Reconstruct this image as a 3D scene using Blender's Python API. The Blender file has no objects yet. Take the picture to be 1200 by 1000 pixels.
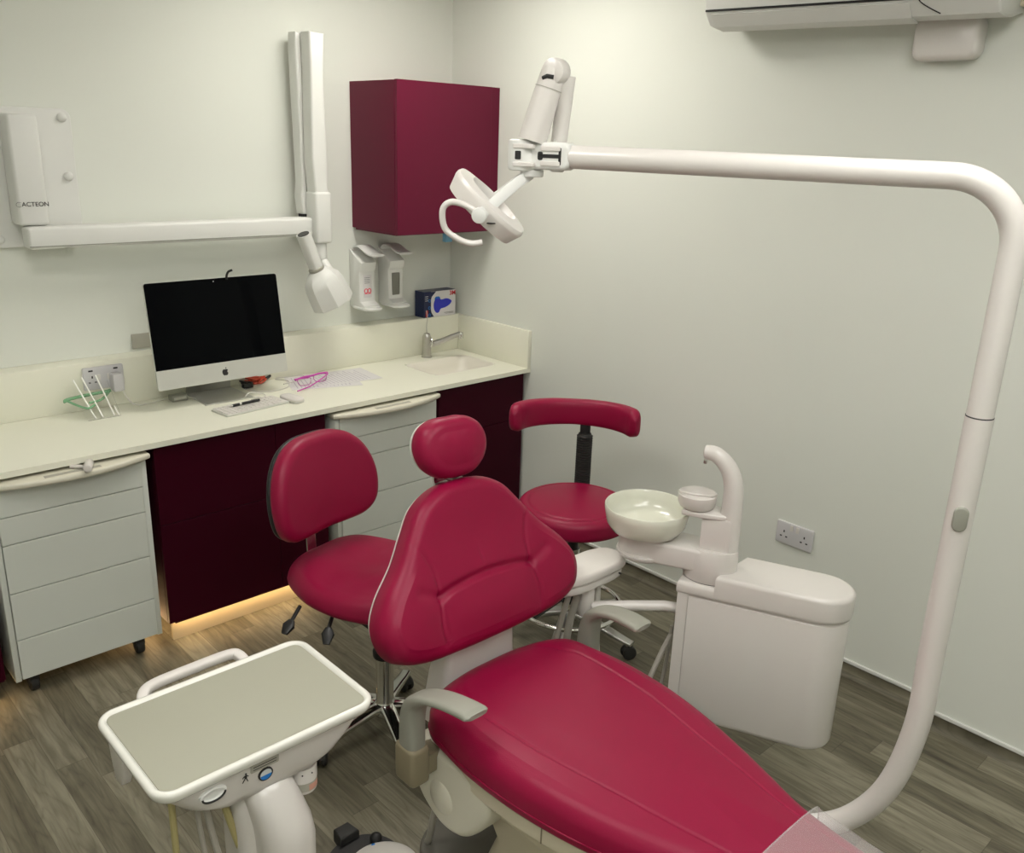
import bpy, bmesh, math, random
from mathutils import Vector, Matrix
random.seed(7)
PI = math.pi
S = bpy.context.scene
COL = S.collection
WL = {}          # world location of every parent, for parts typed in world coordinates

# ------------------------------------------------------------------ materials
def srgb(r, g, b):
    f = lambda c: (c/255/12.92) if c/255 <= .04045 else ((c/255+.055)/1.055)**2.4
    return (f(r), f(g), f(b), 1)

def mat(name, col, rough=.5, metal=0, coat=0, bump=0, bscale=200, spec=.5, var=0, vscale=6, trans=0, ior=1.45, alpha=1, emit=None, est=0, rvar=0):
    m = bpy.data.materials.new(name); m.use_nodes = True
    nt = m.node_tree; b = nt.nodes['Principled BSDF']
    b.inputs['Base Color'].default_value = col
    b.inputs['Roughness'].default_value = rough
    b.inputs['Metallic'].default_value = metal
    b.inputs['Specular IOR Level'].default_value = spec
    b.inputs['Coat Weight'].default_value = coat
    b.inputs['Coat Roughness'].default_value = .12
    b.inputs['IOR'].default_value = ior
    b.inputs['Transmission Weight'].default_value = trans
    b.inputs['Alpha'].default_value = alpha
    if emit:
        b.inputs['Emission Color'].default_value = emit
        b.inputs['Emission Strength'].default_value = est
    tc = nt.nodes.new('ShaderNodeTexCoord')
    n = nt.nodes.new('ShaderNodeTexNoise'); n.inputs['Scale'].default_value = vscale
    n.inputs['Detail'].default_value = 4
    nt.links.new(tc.outputs['Object'], n.inputs['Vector'])
    mx = nt.nodes.new('ShaderNodeMix'); mx.data_type = 'RGBA'
    v = var if var else .02
    mx.inputs['A'].default_value = tuple(c*(1-v) for c in col[:3])+(1,)
    mx.inputs['B'].default_value = tuple(min(1, c*(1+v)) for c in col[:3])+(1,)
    nt.links.new(n.outputs['Fac'], mx.inputs['Factor'])
    nt.links.new(mx.outputs['Result'], b.inputs['Base Color'])
    if bump:
        n2 = nt.nodes.new('ShaderNodeTexNoise'); n2.inputs['Scale'].default_value = bscale
        n2.inputs['Detail'].default_value = 3
        nt.links.new(tc.outputs['Object'], n2.inputs['Vector'])
        bp = nt.nodes.new('ShaderNodeBump'); bp.inputs['Strength'].default_value = bump
        bp.inputs['Distance'].default_value = .002
        nt.links.new(n2.outputs['Fac'], bp.inputs['Height'])
        nt.links.new(bp.outputs['Normal'], b.inputs['Normal'])
    return m

def floor_mat():
    m = bpy.data.materials.new('vinyl_plank_floor'); m.use_nodes = True
    nt = m.node_tree; N = nt.nodes; L = nt.links; b = N['Principled BSDF']
    def math_(op, a, bb=None, c=None):
        n = N.new('ShaderNodeMath'); n.operation = op
        for i, x in enumerate((a, bb, c)):
            if x is None: continue
            if isinstance(x, (int, float)): n.inputs[i].default_value = x
            else: L.new(x, n.inputs[i])
        return n.outputs[0]
    g = N.new('ShaderNodeNewGeometry')
    s = N.new('ShaderNodeSeparateXYZ'); L.new(g.outputs['Position'], s.inputs[0])
    W, LEN = .092, .62
    row = math_('FLOOR', math_('DIVIDE', math_('ADD', s.outputs['X'], math_('MULTIPLY', s.outputs['Z'], .9)), W))
    wn = N.new('ShaderNodeTexWhiteNoise'); wn.noise_dimensions = '1D'; L.new(row, wn.inputs['W'])
    yy = math_('ADD', math_('DIVIDE', s.outputs['Y'], LEN), math_('MULTIPLY', wn.outputs['Value'], 7.3))
    cell = math_('FLOOR', yy)
    cv = N.new('ShaderNodeCombineXYZ'); L.new(row, cv.inputs[0]); L.new(cell, cv.inputs[1])
    w2 = N.new('ShaderNodeTexWhiteNoise'); w2.noise_dimensions = '3D'; L.new(cv.outputs[0], w2.inputs['Vector'])
    # long grain
    cx = N.new('ShaderNodeCombineXYZ')
    L.new(math_('ADD', math_('MULTIPLY', s.outputs['X'], 42), math_('MULTIPLY', w2.outputs['Value'], 90)), cx.inputs[0])
    L.new(math_('MULTIPLY', s.outputs['Y'], 3.2), cx.inputs[1]); L.new(math_('MULTIPLY', w2.outputs['Value'], 37), cx.inputs[2])
    n1 = N.new('ShaderNodeTexNoise'); n1.inputs['Scale'].default_value = 1; n1.inputs['Detail'].default_value = 6; n1.inputs['Roughness'].default_value = .62
    L.new(cx.outputs[0], n1.inputs['Vector'])
    # cathedral figure
    cz = N.new('ShaderNodeCombineXYZ')
    L.new(math_('ADD', math_('MULTIPLY', s.outputs['X'], 12), math_('MULTIPLY', w2.outputs['Value'], 53)), cz.inputs[0])
    L.new(math_('MULTIPLY', s.outputs['Y'], 1.5), cz.inputs[1])
    n2 = N.new('ShaderNodeTexNoise'); n2.inputs['Scale'].default_value = 1; n2.inputs['Detail'].default_value = 2
    L.new(cz.outputs[0], n2.inputs['Vector'])
    ring = math_('ABSOLUTE', math_('SINE', math_('MULTIPLY', n2.outputs['Fac'], 48)))
    ring = math_('POWER', ring, .55)
    fac = math_('ADD', math_('MULTIPLY', n1.outputs['Fac'], .74), math_('MULTIPLY', ring, .10))
    fac = math_('ADD', fac, math_('MULTIPLY', w2.outputs['Value'], .24))
    r = N.new('ShaderNodeValToRGB'); e = r.color_ramp.elements
    e[0].position = .28; e[0].color = srgb(70, 66, 53)
    e[1].position = .85; e[1].color = srgb(150, 146, 127)
    x = e.new(.56); x.color = srgb(112, 107, 90)
    L.new(fac, r.inputs['Fac'])
    # joints
    def edge(v, lim):
        f = math_('FRACT', v); d = math_('MINIMUM', f, math_('SUBTRACT', 1, f))
        return math_('LESS_THAN', d, lim)
    j = math_('MAXIMUM', edge(math_('DIVIDE', math_('ADD', s.outputs['X'], math_('MULTIPLY', s.outputs['Z'], .9)), W), .010), edge(yy, .0018))
    mx = N.new('ShaderNodeMix'); mx.data_type = 'RGBA'; L.new(math_('MULTIPLY', j, .45), mx.inputs['Factor'])
    L.new(r.outputs['Color'], mx.inputs['A']); mx.inputs['B'].default_value = srgb(60, 55, 44)
    L.new(mx.outputs['Result'], b.inputs['Base Color'])
    b.inputs['Roughness'].default_value = .48; b.inputs['Specular IOR Level'].default_value = .35
    bp = N.new('ShaderNodeBump'); bp.inputs['Strength'].default_value = .12; bp.inputs['Distance'].default_value = .002
    L.new(n1.outputs['Fac'], bp.inputs['Height']); L.new(bp.outputs['Normal'], b.inputs['Normal'])
    return m

M = {}
M['wall'] = mat('wall_paint', srgb(223, 226, 218), .75, bump=.08, bscale=400, var=.012, vscale=1.5, spec=.25)
M['ceil'] = mat('ceiling_paint', srgb(235, 232, 224), .85)
M['floor'] = floor_mat()
M['leather'] = mat('magenta_vinyl', srgb(138, 6, 54), .42, bump=.10, bscale=320, var=.05, spec=.36)
M['leather_lamp'] = M['leather']
M['plastic'] = mat('white_moulded_plastic', srgb(216, 212, 207), .28, coat=.35, spec=.5)
M['plastic2'] = mat('matt_white_plastic', srgb(222, 223, 219), .42)
M['cream'] = mat('cream_plastic', srgb(214, 205, 182), .4)
M['cream2'] = mat('pale_cream_shell', srgb(214, 211, 194), .38, coat=.15)
M['enamel'] = mat('grey_white_enamel', srgb(208, 212, 204), .42, coat=.1)
M['enamel_side'] = mat('pale_grey_enamel', srgb(178, 178, 166), .45)
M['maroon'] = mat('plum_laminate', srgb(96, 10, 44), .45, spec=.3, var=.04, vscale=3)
M['maroon_low'] = mat('darker_plum_laminate', srgb(52, 2, 20), .5, spec=.12, var=.04, vscale=3)  # darker version of the wall cupboard's plum, used on the base cabinets
M['worktop'] = mat('solid_surface_cream', srgb(231, 231, 215), .38, spec=.35)
M['basin'] = mat('basin_cream', srgb(224, 220, 208), .35)
M['plinth'] = mat('plinth_beige', srgb(196, 184, 156), .45)
M['chrome'] = mat('polished_chrome', (.72, .72, .70, 1), .12, metal=1)
M['steel'] = mat('brushed_steel', (.55, .54, .51, 1), .3, metal=1)
M['alu'] = mat('silver_aluminium', (.62, .62, .60, 1), .35, metal=1)
M['silver'] = mat('silver_anodised', srgb(206, 207, 200), .4, metal=.35)
M['black'] = mat('black_plastic', (.012, .012, .012, 1), .4)
M['rubber'] = mat('black_rubber', (.02, .02, .019, 1), .6)
M['darkvoid'] = mat('dark_slot', (.006, .006, .006, 1), .7)
M['screen'] = mat('dark_glass_screen', (.001, .0013, .002, 1), .05, spec=.08)
M['grey'] = mat('warm_grey_plastic', srgb(148, 149, 138), .45)
M['grey_dark'] = mat('taupe_grey_plastic', srgb(132, 123, 100), .5)
M['grey_base'] = mat('dark_grey_base_plastic', srgb(98, 96, 88), .5)
M['grey_plate'] = mat('grey_metal_plate', srgb(168, 166, 154), .5)
M['mat_green'] = mat('grey_green_tray_mat', srgb(160, 160, 144), .6, bump=.1, bscale=500)
M['tray_white'] = mat('tray_white_gloss', srgb(226, 226, 218), .2, coat=.5)
M['glass'] = mat('clear_acrylic', (1, 1, 1, 1), .04, trans=1, ior=1.2)
M['lightrod'] = mat('acrylic_edge_highlight', srgb(252, 252, 246), .3)
M['greenp'] = mat('green_tinted_plastic', srgb(150, 205, 160), .2, trans=.35)
M['pink'] = mat('pink_plastic', srgb(196, 70, 170), .3)
M['pinklens'] = mat('rosy_clear_lens', (1, .86, .9, 1), .05, trans=1, ior=1.1)
M['paper'] = mat('white_paper', srgb(218, 216, 216), .7)
M['printing'] = mat('grey_print', srgb(176, 170, 182), .7)
M['red'] = mat('red_wire', srgb(214, 84, 58), .4)
M['redink'] = mat('red_print', srgb(205, 40, 50), .5)
M['potpic'] = mat('faded_salmon_print', srgb(205, 150, 132), .5)
M['pinkink'] = mat('pink_red_print', srgb(226, 96, 110), .5)
M['blue'] = mat('blue_print', srgb(50, 56, 190), .4)
M['blue2'] = mat('light_blue_print', srgb(30, 120, 200), .4)
M['navy'] = mat('navy_print', srgb(14, 28, 70), .35)
M['cyan'] = mat('light_blue_plastic', srgb(120, 180, 215), .4)
M['ink'] = mat('black_print', (.02, .02, .02, 1), .5)
M['greyink'] = mat('grey_print_dark', srgb(120, 120, 116), .5)
M['hose'] = mat('beige_hose', srgb(170, 160, 112), .4)
M['hosegrey'] = mat('grey_hose', srgb(160, 156, 146), .4)
M['bowl'] = mat('glazed_bowl', srgb(218, 219, 204), .16, coat=.6)
M['cable'] = mat('white_cable', srgb(215, 213, 205), .4)
M['socket'] = mat('white_socket_plastic', srgb(205, 204, 206), .3)
M['film'] = mat('clear_film', (.72, .70, .70, 1), .22, alpha=.26, spec=.9)
M['amber'] = mat('frosted_window_grey', srgb(120, 120, 112), .3)
M['led'] = mat('led_diffuser', (1, 1, 1, 1), .5, emit=(1, .93, .80, 1), est=1)
M['warmled'] = mat('warm_led_strip', (1, .8, .5, 1), .5, emit=(1, .64, .30, 1), est=30)
M['lens'] = mat('lamp_lens', srgb(200, 205, 205), .1)

# ------------------------------------------------------------------ geometry helpers
class MB:
    def __init__(s): s.b = bmesh.new()
    def box(s, lo, hi, bev=0, seg=2, rot=None):
        lo = Vector(lo); hi = Vector(hi); c = (lo+hi)/2; d = hi-lo
        r = bmesh.ops.create_cube(s.b, size=1)
        for v in r['verts']:
            v.co = Vector((v.co.x*d.x, v.co.y*d.y, v.co.z*d.z))
        if bev:
            es = list({e for v in r['verts'] for e in v.link_edges})
            vs = set(r['verts'])
            rr = bmesh.ops.bevel(s.b, geom=es, offset=bev, segments=seg, affect='EDGES', profile=.5)
            # verts of this island
            isl = set(rr['verts']) | {v for v in vs if v.is_valid}
            vv = isl
        else: vv = set(r['verts'])
        T = Matrix.Translation(c) @ (rot.to_4x4() if rot else Matrix.Identity(4))
        for v in vv: v.co = T @ v.co
        return s
    def ring_mesh(s, rings, close_u=True, cap=(True, True)):
        """rings: list of lists of points -> skin"""
        R = [[s.b.verts.new(p) for p in r] for r in rings]
        n = len(R[0])
        for i in range(len(R)-1):
            for j in range(n if close_u else n-1):
                k = (j+1) % n
                try: s.b.faces.new((R[i][j], R[i][k], R[i+1][k], R[i+1][j]))
                except ValueError: pass
        if close_u:
            if cap[0]: s.b.faces.new(list(reversed(R[0])))
            if cap[1]: s.b.faces.new(R[-1])
        return s
    def tube(s, path, rad, seg=16, flat=None, up=None, cap=True, closed=False):
        """path swept with a circle; flat=(a,b) half sizes along side/up for flattened section"""
        P = [Vector(p) for p in path]; n = len(P)
        T = []
        for i in range(n):
            if closed: t = P[(i+1) % n]-P[i-1]
            else: t = P[min(i+1, n-1)]-P[max(i-1, 0)]
            T.append(t.normalized())
        rings = []
        if up is None:
            a = Vector((0, 0, 1)) if abs(T[0].z) < .9 else Vector((1, 0, 0))
            nrm = (a-T[0]*a.dot(T[0])).normalized()
        for i in range(n):
            if up is not None:
                a = Vector(up); nrm = (a-T[i]*a.dot(T[i])).normalized()
            elif i: nrm = (nrm-T[i]*nrm.dot(T[i])).normalized()
            side = T[i].cross(nrm)
            if flat:
                f = flat[i] if isinstance(flat, list) else flat
                a_, b_ = f; pw = .6
                pts = []
                for k in range(seg):
                    th = 2*PI*k/seg; c, q = math.cos(th), math.sin(th)
                    c = math.copysign(abs(c)**pw, c); q = math.copysign(abs(q)**pw, q)
                    pts.append(P[i]+side*a_*c+nrm*b_*q)
            else:
                r = rad[i] if isinstance(rad, (list, tuple)) else rad
                pts = [P[i]+side*r*math.cos(2*PI*k/seg)+nrm*r*math.sin(2*PI*k/seg) for k in range(seg)]
            rings.append(pts)
        if closed: rings.append(rings[0])
        if closed:
            R = [[s.b.verts.new(p) for p in r] for r in rings[:-1]]
            for i in range(len(R)):
                j2 = (i+1) % len(R)
                for j in range(seg):
                    k = (j+1) % seg
                    s.b.faces.new((R[i][j], R[i][k], R[j2][k], R[j2][j]))
            return s
        return s.ring_mesh(rings, cap=(cap, cap))
    def lathe(s, prof, c=(0, 0, 0), axis=(0, 0, 1), seg=40, sx=1, sy=1):
        """prof: list of (r,z) ; capped"""
        q = Vector((0, 0, 1)).rotation_difference(Vector(axis).normalized())
        c = Vector(c); rings = []
        for r, z in prof:
            r = max(r, .00005)
            rings.append([c + q @ Vector((r*sx*math.cos(2*PI*k/seg), r*sy*math.sin(2*PI*k/seg), z)) for k in range(seg)])
        return s.ring_mesh(rings)
    def cyl(s, a, b, r, r2=None, seg=24, bev=0):
        a = Vector(a); b = Vector(b); L = (b-a).length; r2 = r if r2 is None else r2
        if bev: prof = [(r-bev, 0), (r-bev*.3, bev*.3), (r, bev), (r2, L-bev), (r2-bev*.3, L-bev*.3), (r2-bev, L)]
        else: prof = [(r, 0), (r2, L)]
        return s.lathe(prof, a, b-a, seg)
    def sphere(s, c, r, sc=(1, 1, 1), seg=24):
        m = Matrix.Translation(Vector(c)) @ Matrix.Diagonal(Vector((sc[0], sc[1], sc[2], 1)))
        bmesh.ops.create_uvsphere(s.b, u_segments=seg, v_segments=seg//2+2, radius=r, matrix=m); return s
    def prism(s, outline, z0, z1, bev=0, fmap=None, seg=3):
        """outline (u,v) CCW list, extruded in w with rounded rims; fmap(u,v,w)->xyz"""
        fmap = fmap or (lambda u, v, w: (u, v, w))
        n = len(outline)
        P = [Vector((p[0], p[1])) for p in outline]
        A = sum(P[i].x*P[(i+1) % n].y-P[(i+1) % n].x*P[i].y for i in range(n))
        if A < 0: P.reverse()
        Nn = []
        for i in range(n):
            t = (P[(i+1) % n]-P[i-1]).normalized(); Nn.append(Vector((-t.y, t.x)))
        def ring(ins, w): return [fmap((P[i]+Nn[i]*ins).x, (P[i]+Nn[i]*ins).y, w) for i in range(n)]
        rs = []
        if bev:
            for k in range(seg+1):
                a = PI/2*k/seg; rs.append(ring(bev*(1-math.sin(a)), z0+bev*(1-math.cos(a))))
            for k in range(seg+1):
                a = PI/2*k/seg; rs.append(ring(bev*(1-math.cos(a)), z1-bev*(1-math.sin(a))))
        else: rs = [ring(0, z0), ring(0, z1)]
        return s.ring_mesh(rs)
    def cushion(s, outline, T, fmap, r=.03, rb=.015, crown=.01, disp=None, center=(0, 0), nin=26, back=True, nr=7):
        n = len(outline)
        P = [Vector((p[0], p[1])) for p in outline]
        A = sum(P[i].x*P[(i+1) % n].y-P[(i+1) % n].x*P[i].y for i in range(n))
        if A < 0: P.reverse()
        Nn = []
        for i in range(n):
            t = (P[(i+1) % n]-P[i-1]).normalized(); Nn.append(Vector((-t.y, t.x)))
        c = Vector(center); rings = []
        def ring(ins, w): return [(P[i]+Nn[i]*ins, w) for i in range(n)]
        for k in range(5):
            a = PI/2*k/4; rings.append(ring(rb*(1-math.sin(a)), rb*(1-math.cos(a))))
        for k in range(1, nr+1):
            a = PI/2*k/nr; rings.append(ring(r*(1-math.cos(a)), T-r*(1-math.sin(a))))
        last = rings[-1]
        for k in range(1, nin):
            f = 1-k/nin
            rr = []
            for p, w in last:
                rr.append((c+(p-c)*f, w+crown*(1-f*f)))
            rings.append(rr)
        V3 = []
        for ri, rr in enumerate(rings):
            row = []
            for p, w in rr:
                d = disp(p.x, p.y) if (disp and ri > 5) else 0
                if disp and 5 < ri < 5+nr: d *= (ri-5)/nr
                row.append(s.b.verts.new(fmap(p.x, p.y, w+d)))
            V3.append(row)
        for i in range(len(V3)-1):
            for j in range(n):
                k = (j+1) % n
                s.b.faces.new((V3[i][j], V3[i][k], V3[i+1][k], V3[i+1][j]))
        d = disp(c.x, c.y) if disp else 0
        cv = s.b.verts.new(fmap(c.x, c.y, T+crown+d))
        for j in range(n): s.b.faces.new((V3[-1][j], V3[-1][(j+1) % n], cv))
        s.b.faces.new(list(reversed(V3[0])))
        return s
    def build(s, name, m, parent=None, ang=35, world=True, smooth=True):
        bmesh.ops.recalc_face_normals(s.b, faces=s.b.faces[:])
        me = bpy.data.meshes.new(name); s.b.to_mesh(me); s.b.free()
        return link(name, me, m, parent, ang, world, smooth)

def link(name, me, m, parent=None, ang=35, world=True, smooth=True):
    me.materials.append(m if not isinstance(m, str) else M[m])
    if smooth:
        for p in me.polygons: p.use_smooth = True
        me.set_sharp_from_angle(angle=math.radians(ang))
    o = bpy.data.objects.new(name, me); COL.objects.link(o)
    if parent:
        o.parent = parent
        base = WL.get(parent, Vector((0, 0, 0)))
        if world and base.length > 0: me.transform(Matrix.Translation(-base))
        WL[o] = base if world else Vector((0, 0, 0))
    else: WL[o] = Vector((0, 0, 0))
    return o

def thing(name, label, cat, loc, group=None):
    o = bpy.data.objects.new(name, None); COL.objects.link(o); o.location = loc
    o.empty_display_size = .05
    o['label'] = label; o['category'] = cat
    if group: o['group'] = group
    WL[o] = Vector(loc); return o
def tag(o, label, cat, group=None):
    o['label'] = label; o['category'] = cat
    if group: o['group'] = group
    return o
def origin(o):
    """move a single-mesh thing's origin to the middle of its underside"""
    vs = [v.co for v in o.data.vertices]
    c = Vector(((min(v.x for v in vs)+max(v.x for v in vs))/2, (min(v.y for v in vs)+max(v.y for v in vs))/2, min(v.z for v in vs)))
    o.data.transform(Matrix.Translation(-c)); o.location = c; WL[o] = c
    return o
def struct(name, mb, m, parent=None, **k):
    o = mb.build(name, m, parent, **k)
    if parent is None: o['kind'] = 'structure'
    return o

def cr(pts, n=8, closed=False):
    """Catmull-Rom through points"""
    P = [Vector(p) for p in pts]; N = len(P); out = []
    rng = N if closed else N-1
    for i in range(rng):
        if closed: a, b, c, d = P[i-1], P[i], P[(i+1) % N], P[(i+2) % N]
        else: a, b, c, d = P[max(i-1, 0)], P[i], P[i+1], P[min(i+2, N-1)]
        for k in range(n):
            t = k/n
            out.append(.5*((2*b)+(c-a)*t+(2*a-5*b+4*c-d)*t*t+(3*b-a-3*c+d)*t**3))
    if not closed: out.append(P[-1])
    return out
def sym(half, n=8):
    """half outline from top (0,v) clockwise on +u side to bottom (0,v) -> closed smooth symmetric outline"""
    full = half+[(-u, v) for u, v in reversed(half[1:-1])]
    full = [(u, v, 0) for u, v in full]
    return [(p.x, p.y) for p in cr(full, n, True)]
def rrect(w, h, r, n=6, cx=0, cy=0):
    o = []
    for sx, sy, a0 in ((1, -1, -PI/2), (1, 1, 0), (-1, 1, PI/2), (-1, -1, PI)):
        for k in range(n+1):
            a = a0+PI/2*k/n
            o.append((cx+sx*(w/2-r)+r*math.cos(a), cy+sy*(h/2-r)+r*math.sin(a)))
    return o
def arcpath(pts, r, n=8):
    """polyline with rounded corners of radius r"""
    P = [Vector(p) for p in pts]; out = [P[0]]
    for i in range(1, len(P)-1):
        ri = r[i-1] if isinstance(r, (list, tuple)) else r
        a = (P[i-1]-P[i]); b = (P[i+1]-P[i]); la, lb = a.length, b.length; a.normalize(); b.normalize()
        th = a.angle(b); d = min(ri/math.tan(th/2), la*.49 if i > 1 else la*.98, lb*.49 if i < len(P)-2 else lb*.98)
        p0 = P[i]+a*d; p1 = P[i]+b*d
        for k in range(n+1):
            t = k/n; out.append((1-t)**2*p0+2*t*(1-t)*P[i]+t*t*p1) if False else out.append(_arc(P[i], a, b, d, th, t))
    out.append(P[-1]); return out
def _arc(c, a, b, d, th, t):
    bis = (a+b).normalized(); R = d*math.tan(th/2); O = c+bis*(R/math.sin(th/2))
    v0 = (c+a*d)-O; v1 = (c+b*d)-O; w = v0.angle(v1, 0)
    if w < 1e-4: return c+a*d
    return O+(v0*math.sin((1-t)*w)+v1*math.sin(t*w))/math.sin(w)
def seg_dist(p, a, b):
    px, py = p; ax, ay = a; bx, by = b; dx, dy = bx-ax, by-ay
    L = dx*dx+dy*dy; t = 0 if L == 0 else max(0, min(1, ((px-ax)*dx+(py-ay)*dy)/L))
    return math.hypot(px-ax-t*dx, py-ay-t*dy)
def poly_dist(p, pl): return min(seg_dist(p, pl[i], pl[i+1]) for i in range(len(pl)-1))
def smooth2(pl, n=6): return [(p.x, p.y) for p in cr([(a, b, 0) for a, b in pl], n)]
def text(name, body, size, m, parent, loc, xdir, ydir, depth=.0006, bold=False, world=True):
    cu = bpy.data.curves.new(name, 'FONT'); cu.body = body; cu.size = size; cu.extrude = depth
    cu.align_x = 'CENTER'; cu.align_y = 'CENTER'
    if bold: cu.offset = size*.02
    t = bpy.data.objects.new(name, cu); COL.objects.link(t)
    dg = bpy.context.evaluated_depsgraph_get(); dg.update()
    me = bpy.data.meshes.new_from_object(t.evaluated_get(dg))
    bpy.data.objects.remove(t)
    x = Vector(xdir).normalized(); y = Vector(ydir).normalized(); z = x.cross(y)
    R = Matrix((x, y, z)).transposed().to_4x4()
    me.transform(Matrix.Translation(Vector(loc)) @ R)
    me.materials.clear()
    return link(name, me, m, parent, smooth=False, world=world)

# ------------------------------------------------------------------ room
RX0, RY0, CEIL = -4.3, -4.6, 2.62
struct('floor', MB().box((RX0-.1, RY0-.1, -.1), (.1, .1, 0)), 'floor')
struct('ceiling', MB().box((RX0-.1, RY0-.1, CEIL), (.1, .1, CEIL+.1)), 'ceil')
struct('wall_back', MB().box((RX0-.1, 0, 0), (.1, .1, CEIL)), 'wall')
struct('wall_left', MB().box((RX0-.1, RY0, 0), (RX0, 0, CEIL)), 'wall')
struct('wall_front', MB().box((RX0-.1, RY0-.1, 0), (.1, RY0, CEIL)), 'wall')
wr = MB().box((0, RY0, 0), (.1, 0, CEIL)); wr.box((-.07, RY0, 0), (0, -2.634, CEIL))
struct('wall_right', wr, 'wall')
# coved vinyl skirting with a white capping strip
def cove(x, y0, y1):
    b = MB()
    b.ring_mesh([[(x, y, 0), (x-.03, y, .0008), (x-.016, y, .006), (x-.006, y, .02), (x-.004, y, .048), (x, y, .048)] for y in (y0, y1)])
    return b
b = cove(0, -2.634, -.6); c2 = cove(-.07, RY0, -2.632)
bb = struct('baseboard_right', b, 'floor', ang=50)
cap = MB().box((-.010, -2.634, .046), (0, -.6, .060), .003)
cap.build('capping_strip', 'plastic2', bb)
bb2 = struct('baseboard_right_near', c2, 'floor', ang=50); bb2.name = 'baseboard_pier'
bb2['kind'] = 'structure'
MB().box((-.080, RY0, .046), (-.07, -2.634, .060), .003).build('capping_strip', 'plastic2', bb2)

# ------------------------------------------------------------------ ceiling lights (above the frame; the long panels are added fill)
def ceiling_light(cx, cy, w, h, power, colr, label):
    t = thing('ceiling_light', label, 'ceiling light', (cx, cy, CEIL-.03))
    f = MB()
    for lo, hi in (((cx-w/2-.02, cy-h/2-.02), (cx+w/2+.02, cy-h/2)), ((cx-w/2-.02, cy+h/2), (cx+w/2+.02, cy+h/2+.02)),
                   ((cx-w/2-.02, cy-h/2), (cx-w/2, cy+h/2)), ((cx+w/2, cy-h/2), (cx+w/2+.02, cy+h/2))):
        f.box((lo[0], lo[1], CEIL-.03), (hi[0], hi[1], CEIL))
    f.build('frame', 'plastic2', t)
    m = M['led'].copy(); m.name = 'led_diffuser'
    e = m.node_tree.nodes['Principled BSDF']
    e.inputs['Emission Color'].default_value = colr; e.inputs['Emission Strength'].default_value = power
    MB().box((cx-w/2, cy-h/2, CEIL-.012), (cx+w/2, cy+h/2, CEIL-.004)).build('diffuser', m, t)
ceiling_light(-.78, -.90, .6, .6, 15.8, (1, .955, .88, 1), 'square ceiling light panel nearest the corner cupboard')
ceiling_light(-2.45, -1.9, .6, .6, 13.5, (1, .96, .91, 1), 'square ceiling light panel over the left end of the worktop')
ceiling_light(-1.5, -3.1, 1.2, .6, 8.6, (1, .98, .945, 1), 'added long fill light panel above the foot end of the dental chair')  # unseen panel added for fill, made long to soften shadows
ceiling_light(-2.9, -3.8, 1.2, .6, 10.5, (1, .98, .945, 1), 'added long fill light panel behind the viewer')  # unseen panel added for frontal fill from the camera side

# ------------------------------------------------------------------ worktop with sink
HZ = .796
t = thing('worktop', 'long cream worktop with upstand and moulded sink running along the back wall', 'worktop', (-2, -.3, HZ-.02))
w = MB()
X0 = -3.2
hx0, hx1, hy0, hy1 = -.445, -.085, -.455, -.215
for lo, hi in (((X0, -.604), (hx0, -.001)), ((hx1, -.604), (-.001, -.001)), ((hx0, -.604), (hx1, hy0)), ((hx0, hy1), (hx1, -.001))):
    w.box((lo[0], lo[1], HZ-.02), (hi[0], hi[1], HZ))
w.build('top', 'worktop', t)
bs = MB()
def rr(cx, cy, w_, h_, r, z): return [(x, y, z) for x, y in rrect(w_, h_, r, 6, cx, cy)]
sx, sy = (hx0+hx1)/2, (hy0+hy1)/2
bs.ring_mesh([rr(sx, sy, .40, .28, .0505, HZ-.021), rr(sx, sy, .374, .254, .05, HZ+.0008), rr(sx, sy, .366, .246, .048, HZ+.0008), rr(sx, sy, .352, .232, .046, HZ-.004), rr(sx, sy, .33, .21, .05, HZ-.04), rr(sx, sy, .30, .18, .06, HZ-.085), rr(sx, sy, .22, .12, .05, HZ-.095)], cap=(False, True))
bs.build('basin', 'basin', t, ang=60)
MB().lathe([(.022, 0), (.022, .002), (.016, .003), (.0, .002)], (sx, sy, HZ-.0945)).build('drain', 'chrome', t)
u = MB().box((X0, -.095, HZ), (-.001, -.001, .973), .003)
u.build('back_upstand', 'worktop', t)
MB().box((-.022, -.604, HZ), (-.001, -.095, .973), .003).build('side_upstand', 'worktop', t)

# ------------------------------------------------------------------ base cabinets
def gapbox(mb, x0, x1, z0, z1, y=-.58, th=.018):
    mb.box((x0+.0012, y, z0+.0015), (x1-.0012, y+th, z1-.0015), .001, 1)
def base_cabinet(x0, x1, fronts, label, plx=None, ctop=.770):
    t = thing('base_cabinet', label, 'cabinet', ((x0+x1)/2, -.3, 0), 'plum cabinets under the worktop')
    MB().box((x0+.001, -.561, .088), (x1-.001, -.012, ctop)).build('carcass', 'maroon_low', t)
    px0, px1 = plx or (x0, x1)
    MB().box((px0+.022, -.545, .0), (px1-.022, -.53, .087)).build('plinth', 'plinth', t)
    for nm, a, b_, z0, z1 in fronts:
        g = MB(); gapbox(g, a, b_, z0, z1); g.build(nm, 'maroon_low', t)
    return t
base_cabinet(-1.769, -1.095, [('drawer', -1.769, -1.312, .478, .772), ('drawer', -1.769, -1.312, .088, .478), ('door', -1.312, -1.095, .088, .772)],
             'dark plum base cabinet with two deep drawer fronts and a narrow door below the computer')
# side return of the plinth beside the mobile unit
base_cabinet(-.532, -.002, [('drawer', -.532, -.02, .552, .772), ('door', -.532, -.02, .088, .552)],
             'dark plum base cabinet in the corner below the sink', ctop=.680)
base_cabinet(-3.15, -2.306, [('door', -2.72, -2.306, .088, .772), ('door', -3.15, -2.72, .088, .772)],
             'dark plum base cabinet at the far left edge beside the left drawer unit')
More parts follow.
